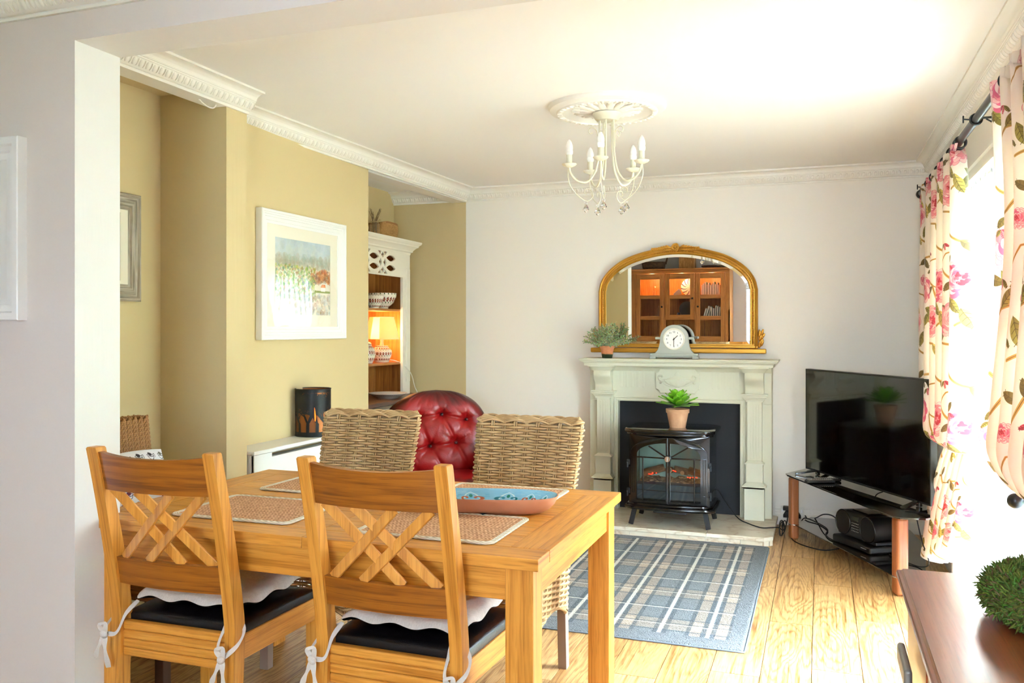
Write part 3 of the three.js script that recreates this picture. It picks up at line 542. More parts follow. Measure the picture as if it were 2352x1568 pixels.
// red buttoned leather armchair by the dresser
{
  const t = thing('leather_armchair', 'red buttoned leather armchair beside the cream dresser', 'armchair', [-2.30, 0, 5.0], rad(34));
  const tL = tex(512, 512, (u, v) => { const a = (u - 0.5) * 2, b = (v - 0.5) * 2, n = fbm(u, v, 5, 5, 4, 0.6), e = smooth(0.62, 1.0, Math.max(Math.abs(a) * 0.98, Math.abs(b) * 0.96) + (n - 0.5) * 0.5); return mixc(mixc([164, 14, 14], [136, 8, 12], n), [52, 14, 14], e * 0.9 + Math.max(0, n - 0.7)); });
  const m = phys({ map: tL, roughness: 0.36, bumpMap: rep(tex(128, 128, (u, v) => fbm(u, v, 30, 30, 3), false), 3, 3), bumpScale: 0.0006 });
  const btn = [[-0.40, 0.42], [0.08, 0.48], [0.56, 0.36], [-0.16, -0.2], [0.33, -0.14], [-0.6, -0.3], [-0.4, -0.8], [0.12, -0.8], [0.6, -0.75]];
  const out = (b) => (b > 0 ? 0.335 * Math.pow(clamp(1 - Math.pow(b, 2.4)), 0.45) : 0.335);          // width of the rounded back
  const dent = (a, b) => { let h = 0, near = []; for (const [x, y] of btn) { const q = (a - x) ** 2 + (b - y) ** 2; h += Math.exp(-q / 0.012) * 0.6 + Math.exp(-q / 0.07) * 0.4; const ang = Math.atan2(b - y, a - x); h += 0.16 * Math.exp(-q / 0.05) * Math.pow(0.5 + 0.5 * Math.sin(ang * 7 + x * 9), 6); } 
    const seg = (p, q) => { const dx = q[0] - p[0], dy = q[1] - p[1], k = clamp(((a - p[0]) * dx + (b - p[1]) * dy) / (dx * dx + dy * dy)); return Math.exp(-((a - p[0] - k * dx) ** 2 + (b - p[1] - k * dy) ** 2) / 0.0012); };
    for (const [i, j] of [[0, 1], [1, 2], [3, 4], [0, 3], [1, 4], [5, 3], [3, 7], [4, 8], [5, 6]]) h += 0.22 * seg(btn[i], btn[j]);
    h += 0.25 * smooth(0.6, 0.95, b) * Math.pow(0.5 + 0.5 * Math.sin(a * 26 + 3 * b), 3);
    return h; };
  const NB = 96;
  const cushion = surf(NB, NB, (u, v, p) => {
    const a = (u - 0.5) * 2, b = (v - 0.5) * 2, e = Math.pow(Math.max(Math.abs(a), Math.abs(b)), 4);
    p.set(a * (out(b) + 0.005), 0.675 + b * 0.29, 0.10 * Math.sqrt(clamp(1 - e)) - 0.05 * clamp(dent(a, b), 0, 1.2) * (1 - e) - 0.10 * (b * 0.5 + 0.5));
  });
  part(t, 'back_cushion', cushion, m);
  part(t, 'button', btn.map(([x, y]) => ball(0.011, x * (out(y) + 0.005), 0.675 + y * 0.29, 0.058 - 0.10 * (y * 0.5 + 0.5), 10, 8)), phys({ color: 0x3a0d10, roughness: 0.3 }));
  const rim = surf(64, 10, (u, v, p) => { const s = u * 2 - 1, a = v * TAU, ang = s * PI * 0.5, b = Math.abs(s) < 0.45 ? 1 : 0; const y = 0.675 + 0.30 * (1 - 1.3 * Math.pow(Math.abs(s), 2.2)), bb = clamp((y - 0.675) / 0.29, -1, 0.995); const x = Math.sign(s) * Math.min(out(bb) + 0.01, Math.abs(s) * 1.1); p.set(x + Math.sign(s) * 0.02 * Math.cos(a) * Math.min(1, Math.abs(s) * 3), y + 0.018 * Math.sin(a), -0.03 - 0.10 * (bb * 0.5 + 0.5) - 0.05 * Math.cos(a) * 0.8); });
  part(t, 'back_shell', [rim, ext(shapeOf(Array.from({ length: 33 }, (_, i) => { const b = -1 + i / 16 * 1; const bb = i <= 16 ? -1 + i / 8 : 1 - (i - 16) / 8; const s = i <= 16 ? -1 : 1; return [s * (out(Math.min(0.999, bb)) + 0.015), 0.675 + bb * 0.30]; })), 0.10, 0.03).translate(0, 0, -0.20)], phys({ color: 0x4a1414, roughness: 0.3 })).position.set(0, -0.035, -0.01);
  const wing = (s) => surf(24, 24, (u, v, p) => { const a = u * TAU, b = v; p.set(s * (0.33 + 0.055 * Math.cos(a)), lerp(0.42, 0.64, 0.5) + 0.13 * Math.sin(a), lerp(-0.14, 0.42, b)); });
  for (const s of [-1, 1]) part(t, 'arm', [wing(s), ...[-0.14, 0.42].map((z) => ball(1, 0, 0, 0, 20, 14).scale(0.055, 0.13, 0.05).translate(s * 0.33, 0.53, z)), bx(0.08, 0.36, 0.5, s * 0.33, 0.28, 0.13, 0.02)], m);
  const seat = surf(32, 32, (u, v, p) => { const a = (u - 0.5) * 2, b = (v - 0.5) * 2, e = Math.max(Math.abs(a), Math.abs(b)); p.set(Math.sign(a) * Math.min(1, Math.abs(a) * 1.08) * 0.275, 0.38 + 0.09 * Math.sqrt(clamp(1 - Math.pow(e, 5))), 0.2 + Math.sign(b) * Math.min(1, Math.abs(b) * 1.08) * 0.25); });
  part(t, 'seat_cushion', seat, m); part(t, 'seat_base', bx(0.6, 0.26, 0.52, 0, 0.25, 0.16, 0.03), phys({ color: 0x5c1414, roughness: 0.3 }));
  for (const sx of [-1, 1]) for (const z of [-0.08, 0.38]) part(t, 'foot', cyl(0.018, 0.026, 0.12, sx * 0.26, 0, z), mOakDark);
}
// ================================================================ fireplace
const mSage = paint(0xdcd9c0, 0.5);
const tMarble = tex(512, 512, (u, v) => { const n = fbm(u, v, 4, 4, 5, 0.6), w = fbm(u, v, 3, 6, 5, 0.65), vein = Math.pow(1 - Math.abs(2 * w - 1), 14); return mixc(mixc([236, 226, 204], [214, 196, 164], clamp(n * 1.4 - 0.3)), [170, 130, 92], vein * 0.45); });
const mMarble = std({ map: tMarble, roughness: 0.28 });
const HT = 0.058;
{
  const h = thing('hearth', 'cream marble hearth of slabs in front of the black stove', 'hearth', [-0.955, 0, 5.92]);
  const px = (x) => x + 0.955, X0 = -1.63, X1 = -0.282, D0 = 5.575, r = rng(8);
  const g = (q) => { const k = planar(q), uv = k.attributes.uv, a = r(), b = r(); for (let i = 0; i < uv.count; i++) uv.setXY(i, uv.getX(i) * 1.4 + a, uv.getY(i) * 1.4 + b); return k; };
  part(h, 'bed', slab(px(X0) + 0.02, px(X1) - 0.02, 0, 0.03, D0 + 0.03 - 5.92, FAR - 5.92), paint(0x8d8574, 0.9));
  for (const [a, b, cut] of [[X0, -1.215, 0], [-1.213, -0.69, 0], [-0.688, X1, 1]]) {
    const s = shapeOf(cut ? [[px(a), 0], [px(b), 0], [px(b), -(FAR - D0) + 0.05], [px(b) - 0.05, -(FAR - D0)], [px(a), -(FAR - D0)]].map(([x, y]) => [x, y]) : [[px(a), 0], [px(b), 0], [px(b), -(FAR - D0)], [px(a), -(FAR - D0)]]);
    part(h, 'slab', g(ext(s, 0.026, 0.004).rotateX(-PI / 2).translate(0, HT - 0.026, -(FAR - 5.92))), mMarble);
  }
  let x = X0 + 0.012; for (const w of [0.2, 0.23, 0.24, 0.25, 0.22, 0.17]) { const e = Math.min(x + w, X1 - 0.055); part(h, 'riser_stone', g(slab(px(x) + 0.0008, px(e) - 0.0008, 0, HT - 0.026, D0 + 0.012 - 5.92, D0 + 0.04 - 5.92, 0.002)), mMarble); x = e; }
  part(h, 'riser_stone', g(bx(0.072, HT - 0.026, 0.026, px(X1) - 0.034, (HT - 0.026) / 2, -(D0 + 0.034 - 5.92), 0.002).translate(-px(X1) + 0.034, 0, D0 + 0.034 - 5.92).rotateY(PI / 4).translate(px(X1) - 0.036, 0, -(D0 + 0.036 - 5.92))), mMarble);
  part(h, 'riser_stone', g(slab(px(X1) - 0.04, px(X1) - 0.012, 0, HT - 0.026, D0 + 0.062 - 5.92, FAR - 5.92, 0.002)), mMarble);
}
{
  const CX = -0.956, B = FAR, t = thing('fireplace_surround', 'sage cream painted fireplace surround with urn tablet and fluted pilasters', 'fireplace', [CX, 0, B]);
  const z = (d) => B - d;   // local z of a depth
  const sl = (x0, x1, y0, y1, d0, d1, r = 0.002) => bx(x1 - x0, y1 - y0, d1 - d0, (x0 + x1) / 2, (y0 + y1) / 2, z((d0 + d1) / 2), r);
  const y0 = HT + 0.001, DF = 6.13, OW = 0.43, OT = 0.843, OUT = 0.64;
  // mantel shelf: moulded on three sides
  const shelfP = [[0, 0.15], [0, 0.158]].length && [[-0.02, 1.098], [-0.02, 1.106], [0.0, 1.108], [0.014, 1.113], [0.024, 1.121], [0.026, 1.126], [0.04, 1.128], [0.046, 1.134], [0.046, 1.139], [0.05, 1.14], [0.053, 1.146], [0.05, 1.151], [-0.3, 1.151]];
  const SW = 0.637, SD = 6.035;
  part(t, 'mantel_shelf', sweep(shelfP, [[-SW, B, -1, 0], [-SW, SD, -1, 1], [SW, SD, 1, 1], [SW, B, 1, 0]].map(([x, d, ox, oz]) => ({ at: V3(x, 0, z(d)), out: V3(ox, 0, oz), up: V3(0, 1, 0) })), false, 0.5), mSage);
  part(t, 'shelf_board', sl(-SW - 0.02, SW + 0.02, 1.1, 1.1505, SD - 0.02, B), mSage);
  // body: jambs and frieze
  for (const s of [-1, 1]) part(t, 'jamb', sl(Math.min(s * OW, s * OUT), Math.max(s * OW, s * OUT), y0, OT, DF, B), mSage);
  part(t, 'frieze', sl(-OUT, OUT, OT, 1.1, DF, B), mSage);
  part(t, 'bed_mould', sweep([[0, 1.06], [0.006, 1.062], [0.012, 1.07], [0.028, 1.088], [0.04, 1.094], [0.04, 1.1], [0, 1.1]], [[-OUT, DF, 0, 1], [OUT, DF, 0, 1]].map(([x, d, ox, oz]) => ({ at: V3(x, 0, z(d)), out: V3(ox, 0, oz), up: V3(0, 1, 0) }))), mSage);
  part(t, 'opening_mould', [sweep([[0, 0], [0, 0.012], [0.008, 0.016], [0.018, 0.01], [0.024, 0.014], [0.03, 0.01], [0.03, 0]].map(([a, b]) => [a, b]), [[-OW, y0, -1, 0], [-OW, OT, -1, 1], [OW, OT, 1, 1], [OW, y0, 1, 0]].map(([x, y, ox, oy]) => ({ at: V3(x, y, z(DF)), out: V3(ox, oy, 0), up: V3(0, 0, 1) })))], mSage);
  // flutes cut into the frieze and pilasters are raised reeds with hollow between: each a rounded groove frame
  const groove = (x, a, b, d, w = 0.011) => { const g = new THREE.CapsuleGeometry(w / 2, b - a - w, 4, 8).scale(1, 1, 0.7); return g.translate(x, (a + b) / 2, z(d)); };
  const mGroove = mSage;
  const slot = (x, a, b, d, w = 0.011) => { const o = new THREE.Shape(); const k = (s, R, aa, bb) => { s.moveTo(x - R, aa + R); s.lineTo(x - R, bb - R); s.absarc(x, bb - R, R, PI, 0, true); s.lineTo(x + R, aa + R); s.absarc(x, aa + R, R, 0, -PI, true); return s; }; k(o, w * 0.5 + 0.003, a - 0.003, b + 0.003); o.holes.push(k(new THREE.Path(), w * 0.5 - 0.001, a + 0.001, b - 0.001)); return ext(o, 0.004, 0.0012, 6).translate(0, 0, z(d) - 0.001); };
  const fl = []; for (const s of [-1, 1]) for (let i = 0; i < 5; i++) part(t, 'flute', slot(s * (0.245 + i * 0.041), 0.945, 1.062, DF), mGroove);
  for (const s of [-1, 1]) {
    const c = s * 0.529, p = (name, ...g) => part(t, name, g.flat(), mSage);
    const D1 = 6.085;
    p('pilaster', sl(c - 0.049, c + 0.049, 0.453, 0.866, D1, DF + 0.01));
    for (let i = 0; i < 3; i++) part(t, 'flute', slot(c + (i - 1) * 0.02, 0.475, 0.842, D1, 0.0095), mGroove);
    const block = (w, a, b, d) => sl(c - w, c + w, a, b, d, DF + 0.01);
    const ring = (w, a, b, d, o0, o1) => sweep([[o1, a], [o1, a + (b - a) * 0.25], [lerp(o1, o0, 0.45), a + (b - a) * 0.55], [o0, b], [-0.04, b]], [[c - w, DF + 0.02, -1, 0], [c - w, d, -1, 1], [c + w, d, 1, 1], [c + w, DF + 0.02, 1, 0]].map(([x, dd, ox, oz]) => ({ at: V3(x, 0, z(dd)), out: V3(ox, 0, oz), up: V3(0, 1, 0) })), false, 0.4);
    p('plinth', block(0.066, y0, 0.284, 6.05), ring(0.066, 0.284, 0.315, 6.05, -0.014, 0.014), sl(c - 0.066, c + 0.066, 0.27, 0.285, 6.05, DF));
    p('plinth_upper', block(0.056, 0.31, 0.44, 6.07), ring(0.054, 0.438, 0.462, 6.07, -0.012, 0.012));
    p('capital', sweep([[-0.03, 0.862], [0.004, 0.862], [0.006, 0.874], [0.016, 0.886], [0.018, 0.892], [0.026, 0.894], [0.026, 0.905], [0.032, 0.908], [0.032, 0.917], [-0.03, 0.917]], [[c - 0.056, DF + 0.02, -1, 0], [c - 0.056, 6.085, -1, 1], [c + 0.056, 6.085, 1, 1], [c + 0.056, DF + 0.02, 1, 0]].map(([x, dd, ox, oz]) => ({ at: V3(x, 0, z(dd)), out: V3(ox, 0, oz), up: V3(0, 1, 0) })), false, 0.4));
    // console: S-curved in profile
    const prof = [[0, 0.917], [0.058, 0.917]]; for (let i = 0; i <= 16; i++) { const v = i / 16; prof.push([0.05 + 0.035 * v - 0.022 * Math.sin(v * TAU) * 0.8, 0.917 + v * 0.145]); } prof.push([0, 1.062]);
    p('console', toCreasedNormals(ext(shapeOf(prof), 0.124, 0.002).rotateY(-PI / 2).translate(c + 0.062, 0, z(DF)), 0.5));
    p('console_cap', sweep([[0, 1.058], [0.004, 1.06], [0.008, 1.068], [0.022, 1.085], [0.026, 1.09], [0.034, 1.092], [0.034, 1.1], [-0.03, 1.1]], [[c - 0.063, DF + 0.01, -1, 0], [c - 0.063, 6.05, -1, 1], [c + 0.063, 6.05, 1, 1], [c + 0.063, DF + 0.01, 1, 0]].map(([x, dd, ox, oz]) => ({ at: V3(x, 0, z(dd)), out: V3(ox, 0, oz), up: V3(0, 1, 0) })), false, 0.4));
  }
  // centre tablet with notched corners, and the urn
  { const w = 0.155, h = 0.088, n = 0.03, s = new THREE.Shape(); s.moveTo(-w + n, -h); s.lineTo(w - n, -h); s.absarc(w, -h, n, PI, PI / 2, true); s.lineTo(w, h - n); s.absarc(w, h, n, -PI / 2, -PI, true); s.lineTo(-w + n, h); s.absarc(-w, h, n, 0, -PI / 2, true); s.lineTo(-w, -h + n); s.absarc(-w, -h, n, PI / 2, 0, true);
    const tb = part(t, 'tablet', ext(s, 0.018, 0.005, 8).translate(0, 0.992, z(DF)), mSage), f = z(DF) + 0.018, Y = 0.985;
    const urn = [surf(32, 14, (u, v, p) => { const a = (u - 0.5) * PI, pr = [[0.02, -0.058], [0.034, -0.052], [0.016, -0.045], [0.014, -0.036], [0.05, -0.024], [0.084, -0.008], [0.1, 0.006], [0.106, 0.016], [0.096, 0.02], [0.08, 0.022], [0.05, 0.03], [0.024, 0.038], [0.016, 0.046], [0.02, 0.058], [0.004, 0.072]][Math.round(v * 14)]; const rb = v > 0.25 && v < 0.55 ? 1 + 0.05 * Math.sin(u * 40) : 1; p.set(Math.sin(a) * pr[0] * rb, Y + pr[1], f + Math.cos(a) * pr[0] * 0.16 * rb); })];
    for (const q of [-1, 1]) urn.push(tube([V3(q * 0.095, Y + 0.008, f + 0.004), V3(q * 0.125, Y + 0.016, f + 0.005), V3(q * 0.132, Y + 0.038, f + 0.005), V3(q * 0.112, Y + 0.046, f + 0.005), V3(q * 0.106, Y + 0.032, f + 0.005)], 0.006, 24, 8), ball(0.009, q * 0.118, Y - 0.004, f + 0.002), tube([V3(q * 0.104, Y + 0.005, f + 0.004), V3(q * 0.09, Y - 0.014, f + 0.004), V3(q * 0.05, Y - 0.03, f + 0.004), V3(0, Y - 0.032, f + 0.012)], 0.003, 24, 6));
    part(tb, 'urn_relief', urn, mSage); }
  part(t, 'back_panel', sl(-OW - 0.004, OW + 0.004, y0, OT + 0.004, 6.185, 6.2, 0), paint(0x1c1d21, 0.75), 'matt black panel');
}
// electric stove
{
  const SX = -0.94, SDp = 5.85, t = thing('electric_stove', 'glossy black electric stove with arched glass doors and logs', 'stove', [SX, HT + 0.003, SDp]);
  const H = (y) => y - HT, F = 0.20;    // the front is bowed: z of the front at x
  const fz = (x) => F + 0.018 * (1 - Math.pow(x / 0.27, 2));
  const plate = (w, y0, y1, d0, d1, bow) => { const s = new THREE.Shape(), c = 0.05; s.moveTo(-w + c, -d0); s.lineTo(-w, -d0 + c); s.lineTo(-w, d1 - c * 0.9); s.lineTo(-w + c, d1); s.quadraticCurveTo(0, d1 + bow, w - c, d1); s.lineTo(w, d1 - c * 0.9); s.lineTo(w, -d0 + c); s.lineTo(w - c, -d0); s.closePath(); const g = ext(s, y1 - y0, (y1 - y0) * 0.38, 16); return g.rotateX(-PI / 2).translate(0, y0, 0).scale(1, 1, -1); };
  const flip = (g) => { const k = ngeo(g), p = k.attributes.position.array; for (let i = 0; i < p.length; i += 9) for (let c = 0; c < 3; c++) { const q = p[i + c]; p[i + c] = p[i + 3 + c]; p[i + 3 + c] = q; } k.computeVertexNormals(); return toCreasedNormals(k, 0.6); };
  part(t, 'top_plate', [flip(plate(0.297, H(0.672), H(0.7), 0.2, 0.225, 0.05)), flip(plate(0.285, H(0.655), H(0.675), 0.19, 0.212, 0.05))], mBlackGloss);
  part(t, 'base_plate', [flip(plate(0.297, H(0.165), H(0.19), 0.2, 0.228, 0.05)), flip(plate(0.28, H(0.188), H(0.207), 0.19, 0.21, 0.05))], mBlackGloss);
  part(t, 'body', [bx(0.012, 0.46, 0.36, -0.258, H(0.43), 0.0), bx(0.012, 0.46, 0.36, 0.258, H(0.43), 0.0), bx(0.52, 0.46, 0.012, 0, H(0.43), -0.185), bx(0.52, 0.012, 0.36, 0, H(0.212), 0), bx(0.52, 0.012, 0.36, 0, H(0.65), 0)], mBlackGloss);
  part(t, 'fire_back', bx(0.5, 0.43, 0.008, 0, H(0.43), -0.09), std({ color: 0x8ba69a, roughness: 0.45 }));
  // front: spandrel around the arched doors
  const arch = (w, ys, yt, n = 24) => Array.from({ length: n + 1 }, (_, i) => { const a = PI - i / n * PI; return [Math.cos(a) * w, ys + Math.sin(a) * (yt - ys)]; });
  const bow = (g) => { const p = g.attributes.position; for (let i = 0; i < p.count; i++) p.setZ(i, p.getZ(i) + fz(p.getX(i))); g.computeVertexNormals(); return g; };
  const OWd = 0.262, doorTop = arch(0.262, H(0.545), H(0.655)), glassTop = arch(0.226, H(0.53), H(0.615));
  part(t, 'door_surround', bow(ext(shapeOf([[-0.264, H(0.207)], [0.264, H(0.207)], [0.264, H(0.66)], [-0.264, H(0.66)]], [[[-0.245, H(0.215)], ...arch(0.245, H(0.535), H(0.642)), [0.245, H(0.215)]]]), 0.012)).translate(0, 0, -0.016), mBlackGloss);
  for (const s of [-1, 1]) {
    // a door leaf: half of the arched frame, with muntins and pane
    const half = (pts) => (s < 0 ? pts.filter((p) => p[0] <= 1e-6) : pts.filter((p) => p[0] >= -1e-6));
    const o = half(arch(0.252, H(0.54), H(0.648))), i2 = half(arch(0.212, H(0.53), H(0.614))), x0 = s * 0.0012, xi = s * 0.011;
    const outer = s < 0 ? [[-0.252, H(0.213)], ...o.slice(0, -1), [x0, H(0.648)], [x0, H(0.213)]] : [[x0, H(0.213)], [x0, H(0.648)], ...o.slice(1), [0.252, H(0.213)]];
    const inner = s < 0 ? [[-0.212, H(0.228)], ...i2.slice(0, -1), [xi, H(0.6135)], [xi, H(0.228)]] : [[xi, H(0.228)], [xi, H(0.6135)], ...i2.slice(1), [0.212, H(0.228)]];
    const leaf = part(t, 'door', bow(ext(shapeOf(outer, [inner]), 0.016, 0.003)), mBlackGloss);
    const mun = [], B = (x1, y1, x2, y2, w = 0.007) => mun.push(bar(V3(s * x1, H(y1), fz(x1) + 0.006), V3(s * x2, H(y2), fz(x2) + 0.006), w, 0.008));
    B(0.01, 0.512, 0.212, 0.512, 0.009); B(0.168, 0.512, 0.168, 0.228, 0.008); B(0.01, 0.296, 0.212, 0.296, 0.005); B(0.01, 0.515, 0.13, 0.588, 0.009);
    part(leaf, 'muntin', mun, mBlackGloss);
    part(leaf, 'pane', bow(new THREE.ShapeGeometry(shapeOf(inner), 8)).translate(0, 0, 0.004), phys({ color: 0xe9f0ee, roughness: 0.03, transmission: 1, thickness: 0, ior: 1.6 }));
    part(leaf, 'side_panel', frameRing(0.018, 0.24, [[0, 0], [0, 0.006], [0.003, 0.006], [0.003, 0]]).translate(s * 0.2325, H(0.395), fz(0.23) + 0.014), mBlackGloss);
    for (const y of [0.475, 0.285]) part(leaf, 'hinge', [bx(0.02, 0.035, 0.012, s * 0.266, H(y), F + 0.012, 0.003), cyl(0.006, 0.006, 0.026, s * 0.272, H(y) - 0.034, F + 0.02), ball(0.007, s * 0.272, H(y) - 0.006, F + 0.02)], mSteelDark);
  }
  part(t, 'door_knob', [new THREE.CylinderGeometry(0.018, 0.02, 0.02, 28).rotateX(PI / 2).translate(0, H(0.511), fz(0) + 0.03), bx(0.004, 0.03, 0.008, 0, H(0.511), fz(0) + 0.043, 0.002)], mChrome);
  part(t, 'knob_ring', new THREE.TorusGeometry(0.02, 0.003, 8, 32).translate(0, H(0.511), fz(0) + 0.022), mBlackGloss);
  for (const sx of [-1, 1]) for (const sz of [-1, 1]) part(t, 'leg', bar(V3(sx * 0.255, 0, sz > 0 ? 0.185 : -0.17), V3(sx * 0.23, H(0.168), sz > 0 ? 0.17 : -0.15), 0.03, 0.028), mBlack);
  part(t, 'heater_grille', [bx(0.22, 0.026, 0.05, 0, H(0.15), 0.14, 0.004), ...Array.from({ length: 26 }, (_, i) => bx(0.003, 0.012, 0.004, -0.1 + i * 0.008, H(0.15), 0.167))], paint(0x2a2a2c, 0.4));
  // logs on an ember bed
  const tBark = tex(128, 128, (u, v) => mixc([70, 46, 28], [150, 110, 74], fbm(u, v, 12, 4, 4, 0.6))), mBark = std({ map: tBark, roughness: 0.9 });
  const emb = part(t, 'ember_bed', surf(40, 14, (u, v, p) => { p.set((u - 0.5) * 0.46, H(0.33) + 0.03 * fbm(u, v, 14, 6, 3) - (1 - v) * 0.0 - v * 0.05, lerp(-0.08, 0.12, v)); }), std({ map: tex(128, 64, (u, v) => mixc([60, 44, 32], [166, 138, 108], Math.pow(fbm(u, v, 30, 16, 3), 1.6) * 1.6)), roughness: 0.9 }));
  part(t, 'ash_tray', bx(0.48, 0.1, 0.18, 0, H(0.27), 0.03, 0.004), paint(0x2b3036, 0.7));
  const lg = (x1, y1, z1, x2, y2, z2, r) => part(t, 'log', [rod(V3(x1, H(y1), z1), V3(x2, H(y2), z2), r, 14)], mBark);
  lg(-0.21, 0.37, 0.0, -0.07, 0.41, -0.04, 0.026); lg(0.0, 0.405, -0.03, 0.09, 0.385, -0.05, 0.024); lg(0.1, 0.40, -0.03, 0.22, 0.375, 0.0, 0.026); lg(-0.04, 0.40, -0.01, -0.03, 0.39, -0.07, 0.022);
  part(t, 'log_end', [new THREE.CircleGeometry(0.02, 20).translate(-0.032, H(0.397), -0.008), new THREE.CircleGeometry(0.014, 20).translate(0.058, H(0.385), 0.0)], paint(0xc59a6a, 0.8));
  const glow = std({ color: 0x401008, emissive: 0xff3418, emissiveIntensity: 1.6, roughness: 0.9 }), rr = rng(4);
  const e = []; for (let i = 0; i < 16; i++) { const [cx, cy] = [[-0.16, 0.372], [-0.12, 0.378], [0.02, 0.40], [0.11, 0.362], [0.15, 0.362]][i % 5]; e.push(ball(1, 0, 0, 0, 7, 5).scale(0.006, 0.0035, 0.005).translate(cx + (rr() - 0.5) * 0.04, H(cy) + (rr() - 0.5) * 0.008, 0.03 + rr() * 0.01)); }
  part(t, 'glowing_ember_light', e, glow, 'red glowing embers');
}
// terracotta pots: succulent on the stove, rosemary on the mantel
const clayPot = (r, h) => lathe([[0.001, 0], [r * 0.68, 0], [r * 0.93, h * 0.8], [r * 1.0, h * 0.8], [r * 1.02, h], [r * 0.93, h], [r * 0.9, h * 0.88], [0.001, h * 0.86]], 36);
{
  const t = thing('potted_succulent', 'bright green succulent in a terracotta pot on the black stove', 'plant', [-0.905, 0.701, 5.80]);
  part(t, 'pot', clayPot(0.077, 0.125), std({ map: tex(256, 256, (u, v) => mixc([222, 176, 136], [186, 132, 92], Math.max(clamp(fbm(u, v, 6, 6, 5, 0.6) * 1.6 - 0.4), smooth(0.35, 0.1, v) * fbm(u, v, 16, 8, 3)))), roughness: 0.9 }));
  part(t, 'soil', cyl(0.066, 0.066, 0.01, 0, 0.103, 0), paint(0x3a2a1c, 1));
  const tg = tex(128, 128, (u, v) => mixc([82, 158, 24], [150, 206, 60], clamp(v * 0.8 + (fbm(u, v, 6, 4, 3) - 0.5) * 0.8))), m = std({ map: tg, roughness: 0.42, side: THREE.DoubleSide });
  const leaf = (L, W) => surf(8, 12, (u, v, p) => { const a = (u - 0.5) * 2, w = W * Math.pow(Math.sin(Math.min(1, v * 0.92 + 0.06) * PI), 0.7) * (0.45 + 0.75 * v) * (v > 0.96 ? 0.4 : 1); p.set(a * w, 0.012 * (1 - a * a) * (1 - v) + L * 0.14 * a * a * 0.35 - 0.004 * v, v * L); });
  const leafs = [leaf(0.15, 0.031), leaf(0.122, 0.03), leaf(0.09, 0.026)];
  for (const [n, k, el, off] of [[9, 0, 8, 0], [8, 0, 24, 0.35], [8, 1, 42, 0.1], [6, 1, 60, 0.5], [4, 2, 76, 0.2]]) for (let i = 0; i < n; i++) { const o = part(t, 'leaf', leafs[k], m); o.position.y = 0.128 + el * 0.0003; o.rotation.set(0, 0, 0); o.rotation.order = 'YXZ'; o.rotation.y = i / n * TAU + off; o.rotation.x = -rad(el + ((i * 37) % 9)); }
}
{
  const t = thing('potted_rosemary', 'grey green rosemary in a small terracotta pot on the mantel', 'plant', [-1.455, 1.152, 6.075]);
  const tp = tex(128, 128, (u, v) => mixc(mixc([196, 116, 74], [216, 146, 104], fbm(u, v, 8, 8, 4)), [44, 58, 30], smooth(0.34, 0.24, v + (fbm(u, v, 8, 8, 3) - 0.5) * 0.12)));
  const g = clayPot(0.052, 0.088), uv = g.attributes.uv, p = g.attributes.position; for (let i = 0; i < uv.count; i++) uv.setY(i, p.getY(i) / 0.095);
  part(t, 'pot', g, std({ map: tp, roughness: 0.9 }));
  const r = rng(17), need = [], stems = [];
  for (let i = 0; i < 84; i++) {
    const a = r() * TAU, el = 0.05 + Math.pow(r(), 0.8) * 1.35, L = 0.095 + r() * 0.085, dir = V3(Math.cos(a) * Math.cos(el), Math.sin(el), Math.sin(a) * Math.cos(el)), b = V3(dir.x * 0.02, 0.08, dir.z * 0.02);
    const q = (s) => b.clone().addScaledVector(dir, L * s).add(V3(0, 0.02 * s * (1 - s), 0)); stems.push(tube([q(0), q(0.5), q(1)], 0.0014, 6, 5));
    for (let k = 0; k < 34; k++) { const s = 0.15 + 0.85 * k / 34, pt = q(s), rd = V3(r() - 0.5, r() - 0.5, r() - 0.5).normalize().addScaledVector(dir, 0.9).normalize(); need.push([pt, rd, 0.014 + r() * 0.008]); }
  }
  part(t, 'stems', stems, paint(0x6e6a4a, 0.9));
  const im = new THREE.InstancedMesh(new THREE.SphereGeometry(1, 5, 4).scale(0.0026, 0.5, 0.0026).translate(0, 0.5, 0), std({ color: 0xffffff, roughness: 0.8 }), need.length), qn = new THREE.Quaternion(), c = new THREE.Color();
  need.forEach(([pt, dir, L], i) => { qn.setFromUnitVectors(V3(0, 1, 0), dir); im.setMatrixAt(i, new THREE.Matrix4().compose(pt, qn, V3(1.3, L, 1.3))); im.setColorAt(i, c.setRGB(0.26 + r() * 0.26, 0.33 + r() * 0.24, 0.15 + r() * 0.14)); });
  im.name = 'needles'; im.userData.kind = 'stuff'; t.add(im);
}
